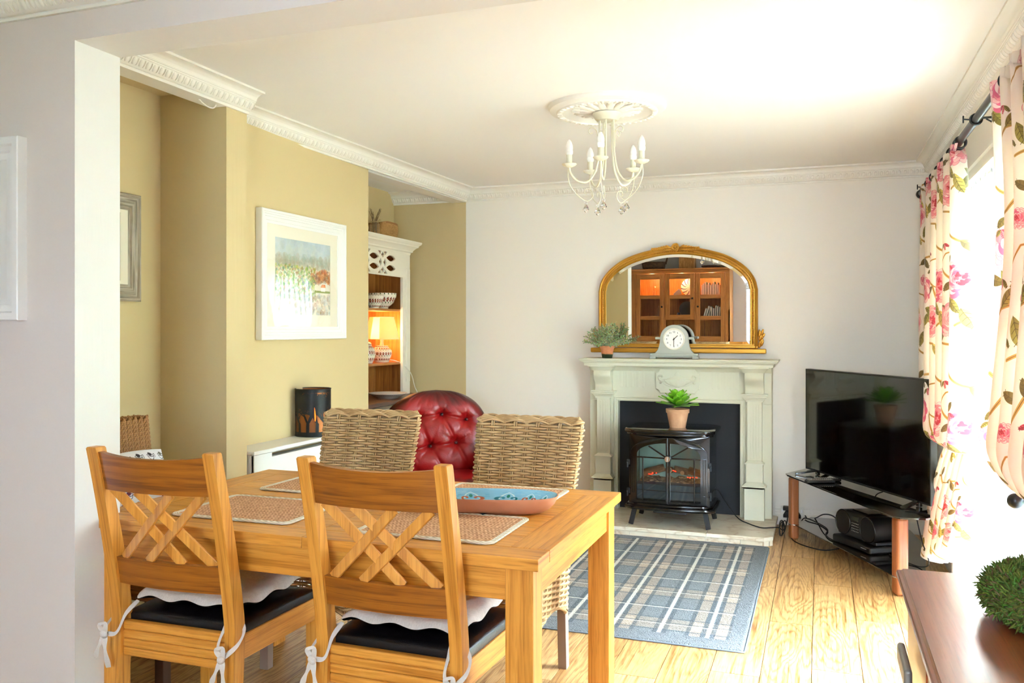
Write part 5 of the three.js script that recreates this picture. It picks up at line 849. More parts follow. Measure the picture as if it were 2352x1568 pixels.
{
  const t = thing('dresser', 'cream painted dresser with fretwork top and pine shelves in the alcove', 'dresser', [-3.275, 0, 5.4]), O = (g) => g.translate(3.275, 0, 5.4);
  const c = paint(0xf0e8d4, 0.5), S = (a, b, y0, y1, p, q, r = 0.002) => O(slab(a, b, y0, y1, p, q, r));
  const d0 = 4.83, d1 = 5.955, xb = -3.275, xf = -2.98, bf = -2.80;
  part(t, 'base_cabinet', S(xb, bf - 0.02, 0.05, 0.835, d0, d1 + 0.06), c); part(t, 'base_plinth', S(xb, bf - 0.035, 0, 0.05, d0, d1 + 0.05), c);
  for (let i = 0; i < 3; i++) { const a = d0 + 0.03 + i * 0.385, door = part(t, 'cupboard_door', [S(bf - 0.02, bf - 0.006, 0.09, 0.62, a, a + 0.37, 0.003), O(frameRing(0.37, 0.53, [[0, 0], [0, 0.006], [0.055, 0.006], [0.06, 0]]).rotateY(PI / 2).translate(bf - 0.006, 0.355, -(a + 0.185)))], c), dr = part(t, 'drawer', S(bf - 0.02, bf - 0.006, 0.65, 0.81, a, a + 0.37, 0.004), c); part(door, 'knob', O(ball(0.016, bf + 0.012, 0.4, -(a + 0.05))), mPine); part(dr, 'knob', O(ball(0.016, bf + 0.012, 0.73, -(a + 0.185))), mPine); }
  part(t, 'worktop', grain(S(xb, bf + 0.012, 0.835, 0.866, d0, d1 + 0.075, 0.006), 'z'), mTop);
  part(t, 'hutch_side', S(xb, xf - 0.02, 0.866, 1.94, d1 - 0.022, d1 - 0.002), c); part(t, 'hutch_side', S(xb, xf - 0.02, 0.866, 1.94, d0, d0 + 0.02), c);
  for (const q of [d1 - 0.12, d0]) part(t, 'stile', [S(xf - 0.022, xf, 0.866, 1.94, q, q + 0.12), S(xf - 0.002, xf + 0.01, 0.96, 1.82, q + 0.045, q + 0.105, 0.003)], c);
  // back boards, shelves
  for (let i = 0; i < 11; i++) { const w = (d1 - d0 - 0.04) / 11, a = d0 + 0.02 + i * w; part(t, 'back_board', grain(S(xb + 0.002, xb + 0.014, 0.866, 1.93, a + 0.001, a + w - 0.001, 0.003), 'y', i * 0.31, i * 0.17), mPine); }
  part(t, 'side_lining', grain(S(xb + 0.014, xf - 0.022, 0.866, 1.93, d1 - 0.034, d1 - 0.023), 'y'), mPine);
  for (const y of [1.113, 1.512]) part(t, 'shelf', grain(S(xb + 0.014, xf - 0.024, y - 0.018, y, d0 + 0.02, d1 - 0.034, 0.003), 'z', y), mPine);
  part(t, 'shelf', grain(S(xb + 0.002, xf - 0.02, 1.915, 1.932, d0, d1, 0.002), 'z'), mPine);
  // fretwork: interlaced pointed ovals in a thin board
  { const L = d1 - d0 - 0.16, y0 = 1.752, y1 = 1.94, f = new THREE.Shape([V2(0, y0), V2(L, y0), V2(L, y1), V2(0, y1)]), cell = 0.25, n = Math.floor(L / cell);
    const almond = (cx, cy, rx, ry) => { const p = new THREE.Path(); p.moveTo(cx - rx, cy); p.quadraticCurveTo(cx, cy + ry * 2, cx + rx, cy); p.quadraticCurveTo(cx, cy - ry * 2, cx - rx, cy); f.holes.push(p); }, poly = (l) => f.holes.push(new THREE.Path(l.map(([a, b]) => V2(a, b))));
    for (let i = 0; i < n; i++) { const cx = (L - n * cell) / 2 + (i + 0.5) * cell, m = (y0 + y1) / 2; for (const q of [-1, 1]) almond(cx, m + q * 0.036, 0.07, 0.022); const e = cx + cell / 2; if (i < n - 1) { poly([[e - 0.022, m + 0.0], [e, m + 0.03], [e + 0.022, m], [e, m - 0.03]].map(([a, b]) => [a - 0.032, b])); poly([[e - 0.022, m], [e, m + 0.03], [e + 0.022, m], [e, m - 0.03]].map(([a, b]) => [a + 0.032, b])); for (const q of [-1, 1]) { poly([[e - 0.022, m + q * 0.054], [e, m + q * 0.08], [e + 0.022, m + q * 0.054], [e, m + q * 0.032]]); poly([[e - 0.07, m + q * 0.08], [e - 0.02, m + q * 0.08], [e - 0.036, m + q * 0.052]]); poly([[e + 0.07, m + q * 0.08], [e + 0.02, m + q * 0.08], [e + 0.036, m + q * 0.052]]); } } }
    part(t, 'fret_panel', O(ext(f, 0.014, 0.001, 10).rotateY(PI / 2).translate(xf - 0.0125, 0, -(d0 + 0.08))), c); }
  part(t, 'crown', O(sweep([[-0.05, 1.93], [0.002, 1.93], [0.004, 1.945], [0.016, 1.952], [0.018, 1.962], [0.036, 1.982], [0.05, 1.99], [0.052, 2.0], [0.066, 2.012], [0.07, 2.02], [0.07, 2.03], [-0.29, 2.03]], [[xb, d1, 0, -1], [xf, d1, 1, -1], [xf, d0, 1, 1]].map(([x, d, ox, oz]) => ({ at: V(x, 0, d), out: V3(ox, 0, oz), up: V3(0, 1, 0) })).reverse(), false, 0.4)), c);
  part(t, 'crown_top', S(xb, xf + 0.05, 2.02, 2.0295, d0, d1 + 0.05), c);
}
{
  const m1 = phys({ map: rep(potTex('#efe6d2', 1), 1.4, 1), roughness: 0.25, clearcoat: 0.4, side: THREE.DoubleSide });
  const t = thing('table_lamp', 'lit table lamp with flowered pottery base in the dresser', 'lamp', [-3.105, 1.114, 5.735]);
  part(t, 'base', lathe([[0.001, 0], [0.052, 0], [0.056, 0.012], [0.066, 0.03], [0.077, 0.06], [0.074, 0.088], [0.056, 0.108], [0.048, 0.114], [0.048, 0.122], [0.001, 0.13]], 40), m1);
  part(t, 'neck', [cyl(0.016, 0.01, 0.04, 0, 0.125, 0), cyl(0.013, 0.013, 0.03, 0, 0.155, 0)], paint(0xd9c9a4, 0.4));
  part(t, 'lamp_shade', [new THREE.CylinderGeometry(0.092, 0.128, 0.165, 48, 1, true).translate(0, 0.255, 0)], phys({ color: 0xf3dfb4, roughness: 1, transmission: 0.55, thickness: 0, side: THREE.DoubleSide, emissive: 0xffb24a, emissiveIntensity: 0.22 }), 'glowing pleated cream shade');
  part(t, 'shade_trim', [new THREE.TorusGeometry(0.092, 0.002, 6, 48).rotateX(PI / 2).translate(0, 0.3375, 0), new THREE.TorusGeometry(0.128, 0.002, 6, 48).rotateX(PI / 2).translate(0, 0.1725, 0)], paint(0xe8d6ac, 0.8));
  part(t, 'bulb', ball(0.028, 0, 0.225, 0), std({ color: 0xffe0b0, emissive: 0xffb45a, emissiveIntensity: 8 }));
  const L = new THREE.PointLight(new THREE.Color(1.0, 0.6, 0.24), 0.2, 0, 2); L.position.set(0, 0.225, 0); L.castShadow = true; L.shadow.radius = 1.4; t.add(L);
  part(t, 'cord', tube([V3(0.0, 0.02, -0.07), V3(0.09, 0.0, -0.09), V3(0.15, -0.08, -0.17), V3(0.16, -0.2, -0.235), V3(0.17, -0.245, -0.26)].map((p) => p), 0.0035, 40, 6), mIvory, 'white flex');
  const b = thing('flowered_bowl', 'large bowl sponged with red flowers on the upper dresser shelf', 'bowl', [-3.11, 1.513, 5.75]);
  part(b, 'body', lathe([[0.001, 0.002], [0.045, 0], [0.048, 0.014], [0.05, 0.016], [0.085, 0.045], [0.104, 0.085], [0.11, 0.118], [0.105, 0.118], [0.098, 0.086], [0.08, 0.05], [0.001, 0.022]], 48), m1);
  const b2 = thing('flowered_bowl', 'smaller flowered bowl half hidden behind the chimney breast edge', 'bowl', [-3.04, 1.513, 5.50]);
  part(b2, 'body', lathe([[0.001, 0], [0.035, 0], [0.036, 0.012], [0.06, 0.04], [0.072, 0.09], [0.068, 0.09], [0.055, 0.045], [0.001, 0.018]], 40), m1);
  const j = thing('flowered_jar', 'flowered pottery jar left of the table lamp', 'jar', [-3.09, 1.114, 5.47]);
  part(j, 'body', lathe([[0.001, 0], [0.045, 0], [0.06, 0.03], [0.07, 0.07], [0.06, 0.11], [0.04, 0.13], [0.042, 0.14], [0.001, 0.14]], 40), m1); part(j, 'lid', lathe([[0.043, 0.141], [0.03, 0.152], [0.008, 0.158], [0.01, 0.168], [0.001, 0.172]], 28), m1);
  const pl = thing('serving_plate', 'white plate with a dotted red rim on the dresser worktop', 'plate', [-2.93, 0.867, 5.50]);
  const dots = canvasTex(256, 256, (c, w) => { c.fillStyle = '#efe9de'; c.fillRect(0, 0, w, w); c.fillStyle = '#b05a44'; c.fillRect(0, 244, w, 12); c.fillStyle = '#8e8070'; for (let i = 0; i < 48; i++) for (let k = 0; k < 7; k++) { c.beginPath(); c.arc((i + (k % 2) / 2) * w / 48, 150 + k * 13, 2.1, 0, TAU); c.fill(); } }, true);
  part(pl, 'body', lathe([[0.001, 0], [0.075, 0], [0.08, 0.006], [0.11, 0.018], [0.14, 0.034], [0.137, 0.037], [0.1, 0.022], [0.075, 0.012], [0.001, 0.011]], 56), phys({ map: dots, roughness: 0.25, clearcoat: 0.4 }));
  const bag = thing('hessian_bag', 'folded brown hessian box bag on top of the dresser', 'bag', [-3.12, 2.031, 5.78]);
  const tb = tex(128, 128, (u, v) => mixc([150, 104, 54], [206, 160, 98], clamp(fbm(u, v, 40, 40, 2) * 0.7 + fbm(u, v, 4, 4, 3) * 0.5))), mb = std({ map: tb, roughness: 0.95 });
  part(bag, 'body', surf(32, 10, (u, v, p) => { const a = u * TAU, q = 4, s = Math.sign, c = Math.cos(a), k = Math.sin(a), e = 1 + 0.05 * Math.sin(a * 3 + v * 5); p.set(s(c) * Math.pow(Math.abs(c), 2 / q) * 0.085 * e, v * 0.125 + 0.006 * Math.sin(a * 2 + 1) * v, s(k) * Math.pow(Math.abs(k), 2 / q) * 0.125 * e * (1 - 0.06 * v)); }), std({ map: rep(tb, 3, 1), roughness: 0.95, side: THREE.DoubleSide }));
  part(bag, 'rim_band', surf(32, 2, (u, v, p) => { const a = u * TAU, c = Math.cos(a), k = Math.sin(a); p.set(Math.sign(c) * Math.sqrt(Math.abs(c)) * 0.087, 0.115 + v * 0.014 + 0.006 * Math.sin(a * 2 + 1), Math.sign(k) * Math.sqrt(Math.abs(k)) * 0.121); }), std({ color: 0x9a6a3a, roughness: 0.9, side: THREE.DoubleSide })); part(bag, 'lid', bx(0.15, 0.004, 0.22, 0, 0.118, 0, 0.002), mb);
  const g = thing('twig_jar', 'glass jar of twigs and string beside the hessian bag', 'jar', [-3.06, 2.031, 5.545]);
  part(g, 'glass', lathe([[0.03, 0.001], [0.036, 0.004], [0.036, 0.09], [0.024, 0.108], [0.024, 0.12]], 28), phys({ color: 0xffffff, roughness: 0.02, transmission: 1, thickness: 0 })); part(g, 'base', cyl(0.034, 0.034, 0.004, 0, 0, 0), paint(0xb8b2a4, 0.3));
  const r = rng(6), tw = []; for (let i = 0; i < 14; i++) { const a = r() * TAU, q = 0.01 + r() * 0.018; tw.push(tube([V3(Math.cos(a) * 0.02, 0.005, Math.sin(a) * 0.02), V3(Math.cos(a + 1) * 0.015, 0.1, Math.sin(a + 1) * 0.015), V3(Math.cos(a) * (q + 0.02), 0.16 + r() * 0.05, Math.sin(a) * (q + 0.02))], 0.0018, 10, 5)); } part(g, 'twigs', tw, paint(0x8a7150, 0.9));
  part(g, 'string_bow', [new THREE.TorusGeometry(0.027, 0.003, 6, 24).rotateX(PI / 2).translate(0, 0.112, 0), tube([V3(0.027, 0.112, 0), V3(0.045, 0.128, 0.006), V3(0.05, 0.112, 0), V3(0.027, 0.112, 0)], 0.0025, 16, 6)], paint(0xcbb07c, 0.9));
}
// ================================================================ television corner
{
  const t = thing('tv_stand', 'corner television stand of black glass with wooden legs', 'tv stand', [0.2, 0, 5.4]), O = (x, d) => [x - 0.2, d - 5.4];
  const mBG = phys({ color: 0x0a0b0c, roughness: 0.04, clearcoat: 1, clearcoatRoughness: 0.02 });
  const top = [[-0.205, 5.815], [0.34, 4.70], [0.372, 4.68], [0.49, 4.70], [0.515, 4.73], [0.60, 5.5], [0.55, 5.95], [0.3, 6.13], [-0.08, 6.15], [-0.215, 5.87]].map(([x, d]) => O(x, d));
  const low = [[-0.165, 5.86], [0.355, 4.80], [0.40, 4.785], [0.50, 4.80], [0.575, 5.5], [0.53, 5.93], [0.3, 6.1], [-0.06, 6.12]].map(([x, d]) => O(x, d));
  const glass = (l, y, th) => ext(shapeOf(l.map(([a, b]) => [a, b])), th, 0.0015).rotateX(-PI / 2).translate(0, y, 0);
  part(t, 'top_shelf', glass(top, 0.412, 0.009), mBG); part(t, 'lower_shelf', glass(low, 0.09, 0.007), mBG);
  for (const [x, d, s, a] of [[-0.166, 5.872, 0.056, 0.45], [0.382, 4.808, 0.066, 0.45], [0.47, 5.78, 0.06, 0.2]]) {
    const [lx, ld] = O(x, d), leg = part(t, 'leg', grain(bx(s, 0.40, s, 0, 0.2, 0, s * 0.28, 4), 'y', x, d), mCherry); leg.position.set(lx, 0, -ld); leg.rotation.y = a;
    part(leg, 'cap', cyl(s * 0.42, s * 0.42, 0.012, 0, 0.4, 0, 28), mChrome); part(leg, 'shelf_ring', new THREE.TorusGeometry(s * 0.53, 0.004, 8, 28).rotateX(PI / 2).translate(0, 0.094, 0), mChrome);
  }
}
{
  const W = 1.232, Hh = 0.655, t = thing('television', 'large flat black television on the corner stand', 'television', [0.235, 0.4225, 5.432], rad(-59.4));
  part(t, 'screen_panel', bx(W - 0.014, Hh - 0.02, 0.004, 0, 0.024 + Hh / 2 + 0.002, 0.0165, 0.001), phys({ color: 0x040405, roughness: 0.09, clearcoat: 0.3 }));
  part(t, 'bezel', frameRing(W, Hh, [[0, -0.02], [0, 0.017], [0.002, 0.019], [0.007, 0.019], [0.008, 0.014]]).translate(0, 0.024 + Hh / 2, 0), mBlack);
  part(t, 'back_cover', [bx(W - 0.004, Hh - 0.004, 0.03, 0, 0.024 + Hh / 2, -0.003, 0.006), bx(W * 0.6, Hh * 0.5, 0.035, 0, 0.024 + Hh * 0.35, -0.03, 0.012)], mBlackMatt);
  for (const s of [-1, 1]) part(t, 'foot', [bar(V3(s * 0.50, 0.03, 0), V3(s * 0.545, 0.006, 0.13), 0.028, 0.012, V3(0, 1, 0)), bar(V3(s * 0.50, 0.03, 0), V3(s * 0.545, 0.006, -0.10), 0.028, 0.012, V3(0, 1, 0)), bx(0.03, 0.04, 0.02, s * 0.5, 0.02, 0, 0.004)], mBlackGloss);
  part(t, 'mains_lead', tube([V3(0.02, 0.1, -0.05), V3(0.02, 0.03, -0.07), V3(0.05, 0.004, -0.1), V3(0.06, -0.04, -0.21), V3(0.05, -0.12, -0.24), V3(0.05, -0.29, -0.25)], 0.003, 40, 6), mRubber);
  const r1 = thing('remote_control', 'long black remote control lying nearest the stand edge', 'remote', [-0.005, 0.4215, 5.572], rad(24));
  const keys = (o, n) => { const g = []; for (let i = 0; i < n; i++) for (let j = 0; j < 3; j++) g.push(bx(0.006, 0.003, 0.007, -0.07 + i * 0.013, 0.019, -0.013 + j * 0.013, 0.001, 1)); part(o, 'keys', g, paint(0x9a938a, 0.5)); };
  part(r1, 'body', bx(0.18, 0.018, 0.045, 0, 0.0095, 0, 0.008, 3), mBlack); keys(r1, 12);
  const r2 = thing('remote_control', 'second black remote control lying behind the nearer one', 'remote', [0.035, 0.4215, 5.65], rad(20)); part(r2, 'body', bx(0.17, 0.018, 0.04, 0, 0.0095, 0, 0.008, 3), mBlack); keys(r2, 11);
}
{
  const bxn = thing('set_top_box', 'flat black box under the portable stereo', 'set-top box', [0.262, 0.0978, 5.40], rad(-57));
  part(bxn, 'body', bx(0.36, 0.042, 0.24, 0, 0.021, 0, 0.012, 3), mBlack); part(bxn, 'light_strip', bx(0.05, 0.004, 0.002, 0.12, 0.024, 0.1195), paint(0xc8c8c8, 0.4, { metalness: 0.8 }));
  const t = thing('portable_stereo', 'black portable compact disc stereo with two round speakers', 'stereo', [0.262, 0.1405, 5.42], rad(-57));
  const m = paint(0x151517, 0.38), yy = 0.085;
  for (const s of [-1, 1]) {
    const p = part(t, 'speaker', [new THREE.CylinderGeometry(0.074, 0.068, 0.2, 40).rotateX(PI / 2).translate(s * 0.115, yy - 0.008, -0.01)], m);
    part(p, 'speaker_mesh', new THREE.CircleGeometry(0.066, 36).translate(s * 0.115, yy - 0.008, 0.0905), paint(0x0a0a0b, 0.85)); part(p, 'speaker_ring', new THREE.TorusGeometry(0.069, 0.004, 8, 40).translate(s * 0.115, yy - 0.008, 0.09), mBlackGloss);
  }
  part(t, 'body', [bx(0.2, 0.15, 0.2, 0, yy - 0.008, -0.012, 0.014, 3), bx(0.36, 0.02, 0.18, 0, 0.01, -0.01, 0.006)], m);
  part(t, 'display', bx(0.06, 0.026, 0.004, 0, yy + 0.032, 0.088, 0.002), phys({ color: 0x2c302c, roughness: 0.1 }));
  const k = []; for (let i = 0; i < 5; i++) for (let j = 0; j < 4; j++) k.push(bx(0.007, 0.004, 0.004, -0.028 + i * 0.014, yy + 0.004 - j * 0.015, 0.089, 0.001, 1)); part(t, 'buttons', k, paint(0xb4b2ac, 0.4));
  part(t, 'top_lid', bx(0.15, 0.006, 0.15, 0, yy + 0.07, -0.02, 0.003), mBlackGloss);
}
// double socket with two plugs, and the leads
{
  const t = thing('wall_socket', 'white double wall socket with two black plugs', 'socket', [-0.187, 0.088, 6.257]);
  part(t, 'face_plate', bx(0.15, 0.09, 0.009, 0, 0, 0.0045, 0.003), paint(0xf2efe6, 0.35));
  for (const s of [-1, 1]) { part(t, 'switch', bx(0.012, 0.02, 0.006, s * 0.062, 0.016, 0.011, 0.002), paint(0xffffff, 0.3)); part(t, 'plug', [ext(shapeOf([[-0.026, -0.022], [0.026, -0.022], [0.026, -0.004], [0.01, 0.024], [-0.01, 0.024], [-0.026, -0.004]]), 0.03, 0.005).translate(s * 0.032, -0.008, 0.009)], mRubber, 'black plug'); }
  part(t, 'plug_adaptor', bx(0.046, 0.026, 0.05, -0.036, 0.036, 0.034, 0.005), mRubber, 'black plug-in adaptor');
  const lead = (name, label, pts, r = 0.0038, n = 80) => solo(name, tube(pts.map((p) => V(...p)), r, n, 7), mRubber, label, 'cable');
  lead('stove_cable', 'black cable running from stove along hearth to socket', [[-0.70, 0.245, 6.02], [-0.665, 0.26, 6.0], [-0.63, 0.2, 6.03], [-0.575, 0.11, 6.06], [-0.53, 0.068, 6.04], [-0.46, 0.064, 5.93], [-0.36, 0.063, 5.83], [-0.30, 0.063, 5.86], [-0.262, 0.05, 5.93], [-0.235, 0.02, 6.0], [-0.215, 0.06, 6.16], [-0.219, 0.078, 6.215]]);
  const coil = []; for (let i = 0; i <= 60; i++) { const a = i / 60 * TAU * 3, b = i / 60 * TAU * 2; coil.push([-0.238 + 0.02 * Math.cos(a) * (0.6 + 0.4 * Math.cos(b)) + 0.008 * Math.sin(b), 0.062 + 0.055 * Math.sin(a) * Math.cos(b * 0.5 + 0.3), 5.915 + 0.06 * Math.cos(a + b * 0.5)]); }
  lead('coiled_cable', 'bundled loops of black cable at the hearth corner', coil, 0.0036, 260);
  lead('stand_cable', 'black cable trailing over the lower glass shelf', [[-0.155, 0.08, 6.22], [-0.14, 0.04, 6.15], [-0.10, 0.102, 6.04], [-0.02, 0.102, 5.92], [0.04, 0.102, 5.74], [0.03, 0.102, 5.6], [0.06, 0.102, 5.48], [0.12, 0.102, 5.42]]);
  lead('stereo_cable', 'black lead looping up behind the portable stereo', [[-0.10, 0.078, 6.235], [-0.08, 0.06, 6.17], [-0.03, 0.105, 6.06], [0.02, 0.16, 5.92], [0.07, 0.175, 5.82], [0.13, 0.15, 5.66], [0.2, 0.14, 5.56]]);
  lead('floor_cable', 'black cable lying on the boards under the stand', [[-0.2, 0.005, 6.0], [-0.16, 0.005, 5.78], [-0.08, 0.005, 5.66], [0.02, 0.005, 5.6], [0.12, 0.005, 5.7], [0.2, 0.005, 5.9]]);
  lead('aerial_cable', 'thin black leads hanging behind the right stand leg', [[0.47, 0.41, 5.05], [0.50, 0.25, 4.98], [0.53, 0.14, 4.94], [0.50, 0.104, 5.0], [0.42, 0.104, 5.1], [0.36, 0.104, 5.22]], 0.003);
}
// tartan rug
{
  const x0 = -1.66, x1 = -0.302, d0 = 3.715, d1 = 5.56, W = x1 - x0, L = d1 - d0;
  const art = canvasTex(1024, 1400, (c, w, h) => {
    const X = (x) => (x - x0) / W * w, Y = (d) => (d - d0) / L * h; c.fillStyle = '#777b7c'; c.fillRect(0, 0, w, h);
    const bx0 = X(-1.58), bx1 = X(-0.378), by0 = Y(3.82), by1 = Y(5.5); c.save(); c.beginPath(); c.rect(bx0, by0, bx1 - bx0, by1 - by0); c.clip();
    c.fillStyle = '#7c8182'; c.fillRect(0, 0, w, h);
    const vx = [-0.470, -0.682, -0.897, -1.112, -1.327, -1.54], hd = [5.155, 4.66, 4.172], hd2 = [5.396, 4.911, 4.425, 3.94];
    c.globalAlpha = 0.75; c.fillStyle = '#ab9a86'; for (let i = 0; i < vx.length; i += 2) for (const o of [-0.055, 0.055]) c.fillRect(X(vx[i] + o - 0.025), 0, 0.05 / W * w, h); c.globalAlpha = 0.6; for (const d of hd2) c.fillRect(0, Y(d - 0.07), w, 0.14 / L * h);
    c.globalAlpha = 0.5; c.fillStyle = '#c9b6a0'; for (let i = 0; i < vx.length; i += 2) for (const o of [-0.055, 0.055]) for (const d of hd2) c.fillRect(X(vx[i] + o - 0.025), Y(d - 0.055), 0.05 / W * w, 0.11 / L * h);
    c.globalAlpha = 0.55; c.fillStyle = '#4a5258'; for (const x of vx) for (const o of [-0.022, 0.022]) c.fillRect(X(x + o - 0.01), 0, 0.02 / W * w, h); for (let i = 0; i < vx.length; i += 2) for (const o of [-0.09, 0.09]) c.fillRect(X(vx[i] + o - 0.009), 0, 0.018 / W * w, h);
    c.globalAlpha = 0.5; for (const d of [...hd, ...hd2]) c.fillRect(0, Y(d + 0.012), w, 0.012 / L * h); for (const d of hd2) { c.fillRect(0, Y(d + 0.075), w, 0.012 / L * h); c.fillRect(0, Y(d - 0.085), w, 0.012 / L * h); }
    c.globalAlpha = 0.9; c.fillStyle = '#dcd8c8'; for (const x of vx) c.fillRect(X(x - 0.0085), 0, 0.017 / W * w, h); for (const d of hd) c.fillRect(0, Y(d - 0.0055), w, 0.011 / L * h); c.globalAlpha = 0.85; for (const d of hd2) c.fillRect(0, Y(d - 0.004), w, 0.008 / L * h); c.globalAlpha = 1;
    c.restore();
    const im = c.getImageData(0, 0, w, h), r = rng(12); for (let i = 0; i < im.data.length; i += 4) { const n = (r() - 0.5) * 84; im.data[i] += n; im.data[i + 1] += n; im.data[i + 2] += n; } c.putImageData(im, 0, 0);
  });
  art.flipY = false;
  const t = thing('tartan_rug', 'grey tartan rug with cream lines in front of the hearth', 'rug', [(x0 + x1) / 2, 0.0005, (d0 + d1) / 2]);
  const pile = surf(150, 200, (u, v, p) => { const e = Math.min(u, 1 - u) * W, f = Math.min(v, 1 - v) * L, k = Math.min(1, Math.min(e, f) / 0.008); p.set((u - 0.5) * W, 0.0085 * Math.sqrt(k) + 0.0012 * LAT[(Math.round(u * 150) * 211 + Math.round(v * 200) * 37) & 65535], (v - 0.5) * -L); });
  pile.computeVertexNormals();
  const noise = tex(256, 256, (u, v) => fbm(u, v, 90, 90, 2), false);
  part(t, 'pile', pile, std({ map: art, roughness: 1, bumpMap: rep(noise, 4, 6), bumpScale: 0.004, side: THREE.DoubleSide }));
  part(t, 'bound_edge', tube(new THREE.CatmullRomCurve3([[-1, -1], [0, -1], [1, -1], [1, 0], [1, 1], [0, 1], [-1, 1], [-1, 0]].map(([a, b]) => V3(a * (W / 2 - 0.001), 0.004, b * (L / 2 - 0.001))), true, 'catmullrom', 0.02), 0.004, 200, 6, true), paint(0x7c858c, 0.95));
}
// ================================================================ curtains
const floral = canvasTex(1024, 1024, (c, w, h) => {
  c.fillStyle = '#f6e9d8'; c.fillRect(0, 0, w, h); const r = rng(41);
  for (let i = 0; i < 700; i++) { c.globalAlpha = 0.10; c.fillStyle = r() < 0.5 ? '#e6d3b8' : '#fbf3e6'; c.fillRect(r() * w, r() * h, 40 + r() * 160, 1.5); } c.globalAlpha = 1; c.lineCap = 'round'; c.lineJoin = 'round';
  const wrap = (f) => { for (const ox of [-w, 0, w]) for (const oy of [-h, 0, h]) { c.save(); c.translate(ox, oy); f(); c.restore(); } };
  const branch = (pts, wd) => wrap(() => { c.strokeStyle = '#c99a4e'; c.lineWidth = wd; c.beginPath(); c.moveTo(...pts[0]); for (let i = 1; i < pts.length; i++) { const a = pts[i - 1], b = pts[i]; c.quadraticCurveTo(a[0] + (b[0] - a[0]) * 0.3 + 14, a[1] + (b[1] - a[1]) * 0.6, b[0], b[1]); } c.stroke(); c.strokeStyle = '#8a5f2a'; c.lineWidth = wd * 0.22; c.stroke(); });
  const leaf = (x, y, L, a, col, dk) => wrap(() => { c.save(); c.translate(x, y); c.rotate(a); c.fillStyle = col; c.beginPath(); c.moveTo(0, 0); c.bezierCurveTo(L * 0.3, -L * 0.34, L * 0.75, -L * 0.26, L, 0); c.bezierCurveTo(L * 0.75, L * 0.28, L * 0.3, L * 0.32, 0, 0); c.fill(); c.strokeStyle = dk; c.lineWidth = 3; c.beginPath(); c.moveTo(0, 0); c.lineTo(L * 0.96, 0); for (let i = 1; i < 5; i++) { const t = i / 5 * L; c.moveTo(t, 0); c.lineTo(t + L * 0.12, -L * 0.16); c.moveTo(t, 0); c.lineTo(t + L * 0.12, L * 0.16); } c.stroke(); c.globalAlpha = 0.4; c.fillStyle = dk; c.beginPath(); c.moveTo(0, 0); c.bezierCurveTo(L * 0.3, L * 0.3, L * 0.75, L * 0.26, L, 0); c.fill(); c.restore(); });
  const peony = (x, y, R, seed) => wrap(() => { const q = rng(seed); c.save(); c.translate(x, y); for (let ring = 4; ring >= 0; ring--) { const n = 6 + ring * 2, rr = R * (ring + 0.6) / 5; for (let i = 0; i < n; i++) { const a = i / n * TAU + ring * 0.5 + q() * 0.3; c.fillStyle = ['#f3c4ba', '#eda59f', '#f6d3ca', '#e88a8c', '#d8627a', '#f0b4ac'][Math.floor(q() * 6)]; c.strokeStyle = '#c9647a'; c.lineWidth = 2; c.beginPath(); c.ellipse(Math.cos(a) * rr, Math.sin(a) * rr * 0.8, R * 0.26, R * 0.19, a + 1.2, 0, TAU); c.fill(); c.stroke(); } } for (let i = 0; i < 16; i++) { c.fillStyle = q() < 0.6 ? '#b8303c' : '#d85a60'; c.beginPath(); c.ellipse((q() - 0.2) * R * 0.7, (q() - 0.6) * R * 0.5, R * 0.12, R * 0.07, q() * 3, 0, TAU); c.fill(); } c.restore(); });
  branch([[40, 60], [180, 150], [330, 130], [420, 250], [560, 300], [700, 420], [760, 560]], 20); branch([[560, 300], [640, 210], [800, 180]], 12); branch([[120, 760], [260, 700], [420, 760], [560, 880], [720, 900], [900, 1000]], 18); branch([[700, 420], [860, 470], [980, 600]], 12);
  const O = '#9a8a3e', B = '#7c6430', Y = '#d0b45a', D = '#5c4a20';
  for (const [x, y, L, a, k] of [[180, 150, 130, 0.8, 1], [300, 640, 150, 2.2, 0], [160, 640, 170, 1.2, 2], [60, 560, 150, 0.9, 0], [240, 600, 150, 0.4, 0], [800, 180, 120, -0.5, 1], [760, 560, 150, 1.3, 2], [700, 430, 120, 2.5, 1], [560, 880, 120, -1.1, 1], [420, 760, 130, -2.2, 0], [720, 900, 140, 0.9, 2], [980, 600, 130, 0.2, 1], [640, 620, 110, 2.9, 0], [880, 800, 150, 1.9, 0], [330, 130, 90, -1.4, 1], [90, 250, 90, 2.2, 1], [560, 300, 100, 1.9, 2]]) leaf(x, y, L, a, [O, B, Y][k], D);
  peony(150, 440, 150, 3); peony(690, 720, 140, 9); peony(880, 330, 62, 22);
  for (const [x, y] of [[60, 330], [300, 250], [620, 130], [930, 900], [430, 620]]) { leaf(x, y, 60, 0.4, '#c84450', '#8a2a36'); leaf(x, y, 56, 1.3, '#e09088', '#b84a50'); leaf(x, y, 60, 2.3, O, D); }
}, true);
const mCurtain = phys({ map: floral, roughness: 0.95, transmission: 0.45, thickness: 0, side: THREE.DoubleSide, sheen: 0.2 });
